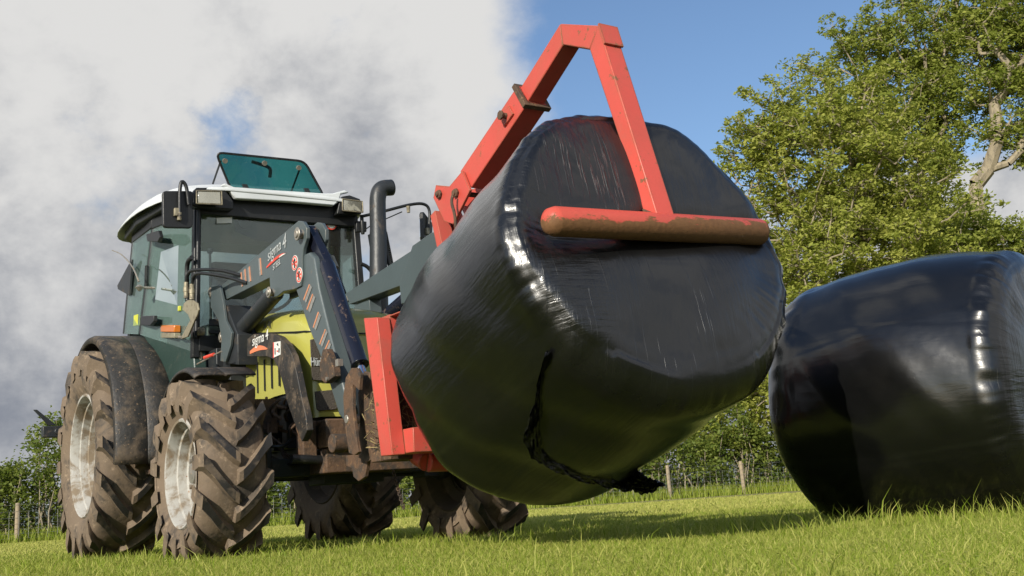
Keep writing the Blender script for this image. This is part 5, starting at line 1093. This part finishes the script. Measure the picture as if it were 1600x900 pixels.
bm = BM(); a, b = V([(-1.1563, -0.7800, 1.6164)][0]), V([(-1.7266, -0.7000, 1.7135)][0]); tube(bm, [a, b], .012, 10)
obj('coupler_crossbar', bm, m_steel, cpl)
bm = BM(); yb = V([(-1.3197, -0.7600, 1.8668)][0]); box(bm, yb-V((.01, .0, .02)), yb+V((.02, .02, .018))); obj('coupler_tag', bm, m_yel, cpl, bevel=.003)
for A, B in (([(-1.1318, -0.7500, 2.0358)][0], [(-1.1353, -0.7500, 1.9128)][0]), ([(-0.9871, -0.7500, 1.9921)][0], [(-0.9907, -0.7500, 1.8759)][0])):
    bm = BM(); A, B = V(A), V(B); tube(bm, [A, lerp(A, B, .3), lerp(A, B, .32), lerp(A, B, .6), lerp(A, B, .62), B], [.018, .018, .023, .023, .019, .019], 12); obj('hose_coupling', bm, m_brass, cpl)
for y, P in ((-.75, [(-1.1319, -0.7500, 2.0308), (-1.0810, -0.7500, 2.0898), (-0.9205, -0.7500, 2.0858), (-0.6754, -0.7500, 2.0390), (-0.4439, -0.7500, 1.9579)]), (-.75, [(-0.9872, -0.7500, 1.9872), (-0.9378, -0.7500, 2.0407), (-0.7820, -0.7500, 2.0327), (-0.5593, -0.7500, 1.9678), (-0.3204, -0.7500, 1.8776)])):
    P = [V(p) for p in P]; P[-1].y = -.56; P[-2].y = -.64; bm = BM(); tube(bm, smoothpath(P, 6), .013, 10); obj('hydraulic_hose', bm, m_black, trac)
bm = BM(); P = [V(p) for p in [(-1.1347, -0.6600, 1.6748), (-1.1214, -0.6600, 1.5992), (-1.0950, -0.6600, 1.4494), (-1.1127, -0.6600, 1.3938)]]; tube(bm, P, .020, 10); c = V([(-1.0077, -0.6800, 1.6390)][0]); lathe(bm, [(-.03, .01), (-.02, .03), (.02, .03), (.03, .01)], c.x, c.y, c.z, 'y', 14)
for dx_ in (-.06, -.11, .05): tube(bm, [(c.x+dx_, -.62, 1.02), (c.x+dx_, -.62, 1.30)], .014, 8)
obj('valve_block', bm, m_brass, trac)
bm = BM(); box(bm, (-1.10, -.60, 1.18), (-.90, -.48, 1.50)); obj('valve_housing', bm, m_dark, trac, bevel=.005)
bm = BM(); tube(bm, [(-0.8588, -0.7000, 1.4201), (-0.6514, -0.7000, 1.4138)], .014, 8); obj('lever_grip', bm, m_redink, trac); bm = BM(); tube(bm, [(-1.0448, -0.7000, 1.3985), (-0.4803, -0.7000, 1.4118)], .006, 6); obj('lever_rod', bm, m_steel, trac)
# hose on the boom top
hp_ = [V(p) for p in [(0.7266, -0.4000, 1.8602), (0.7941, -0.4000, 1.8204), (0.8384, -0.4000, 1.7532), (0.8903, -0.4000, 1.6690), (0.9588, -0.4000, 1.5668)]]; bm = BM(); tube(bm, smoothpath(hp_, 5), .013, 10); obj('hydraulic_hose', bm, m_black, trac)
bm = BM(); tube(bm, [V(p) for p in [(0.7849, -0.4000, 1.8307), (0.8477, -0.4000, 1.7471)]], .019, 10); obj('hose_coupling', bm, m_brass, trac)
# chain hanging below the headstock
bm = BM(); A, B = V([(1.2189, -0.2500, 0.4697)][0]), V([(1.3363, -0.2500, 0.2461)][0]); n = 15
for i in range(n):
    c = lerp(A, B, (i+.5)/n); u = (B-A).normalized(); w = V((0, 1, 0)) if i % 2 else u.cross(V((0, 1, 0))).normalized(); l = (B-A).length/n*.62
    tube(bm, [c+u*math.cos(t)*l+w*math.sin(t)*.011 for t in [k*math.pi/4 for k in range(9)]], .0038, 5)
obj('hanging_chain', bm, m_rust, trac)
bm = BM(); box(bm, (1.5, -.3, .60), (1.60, .3, .66)); bm.free()
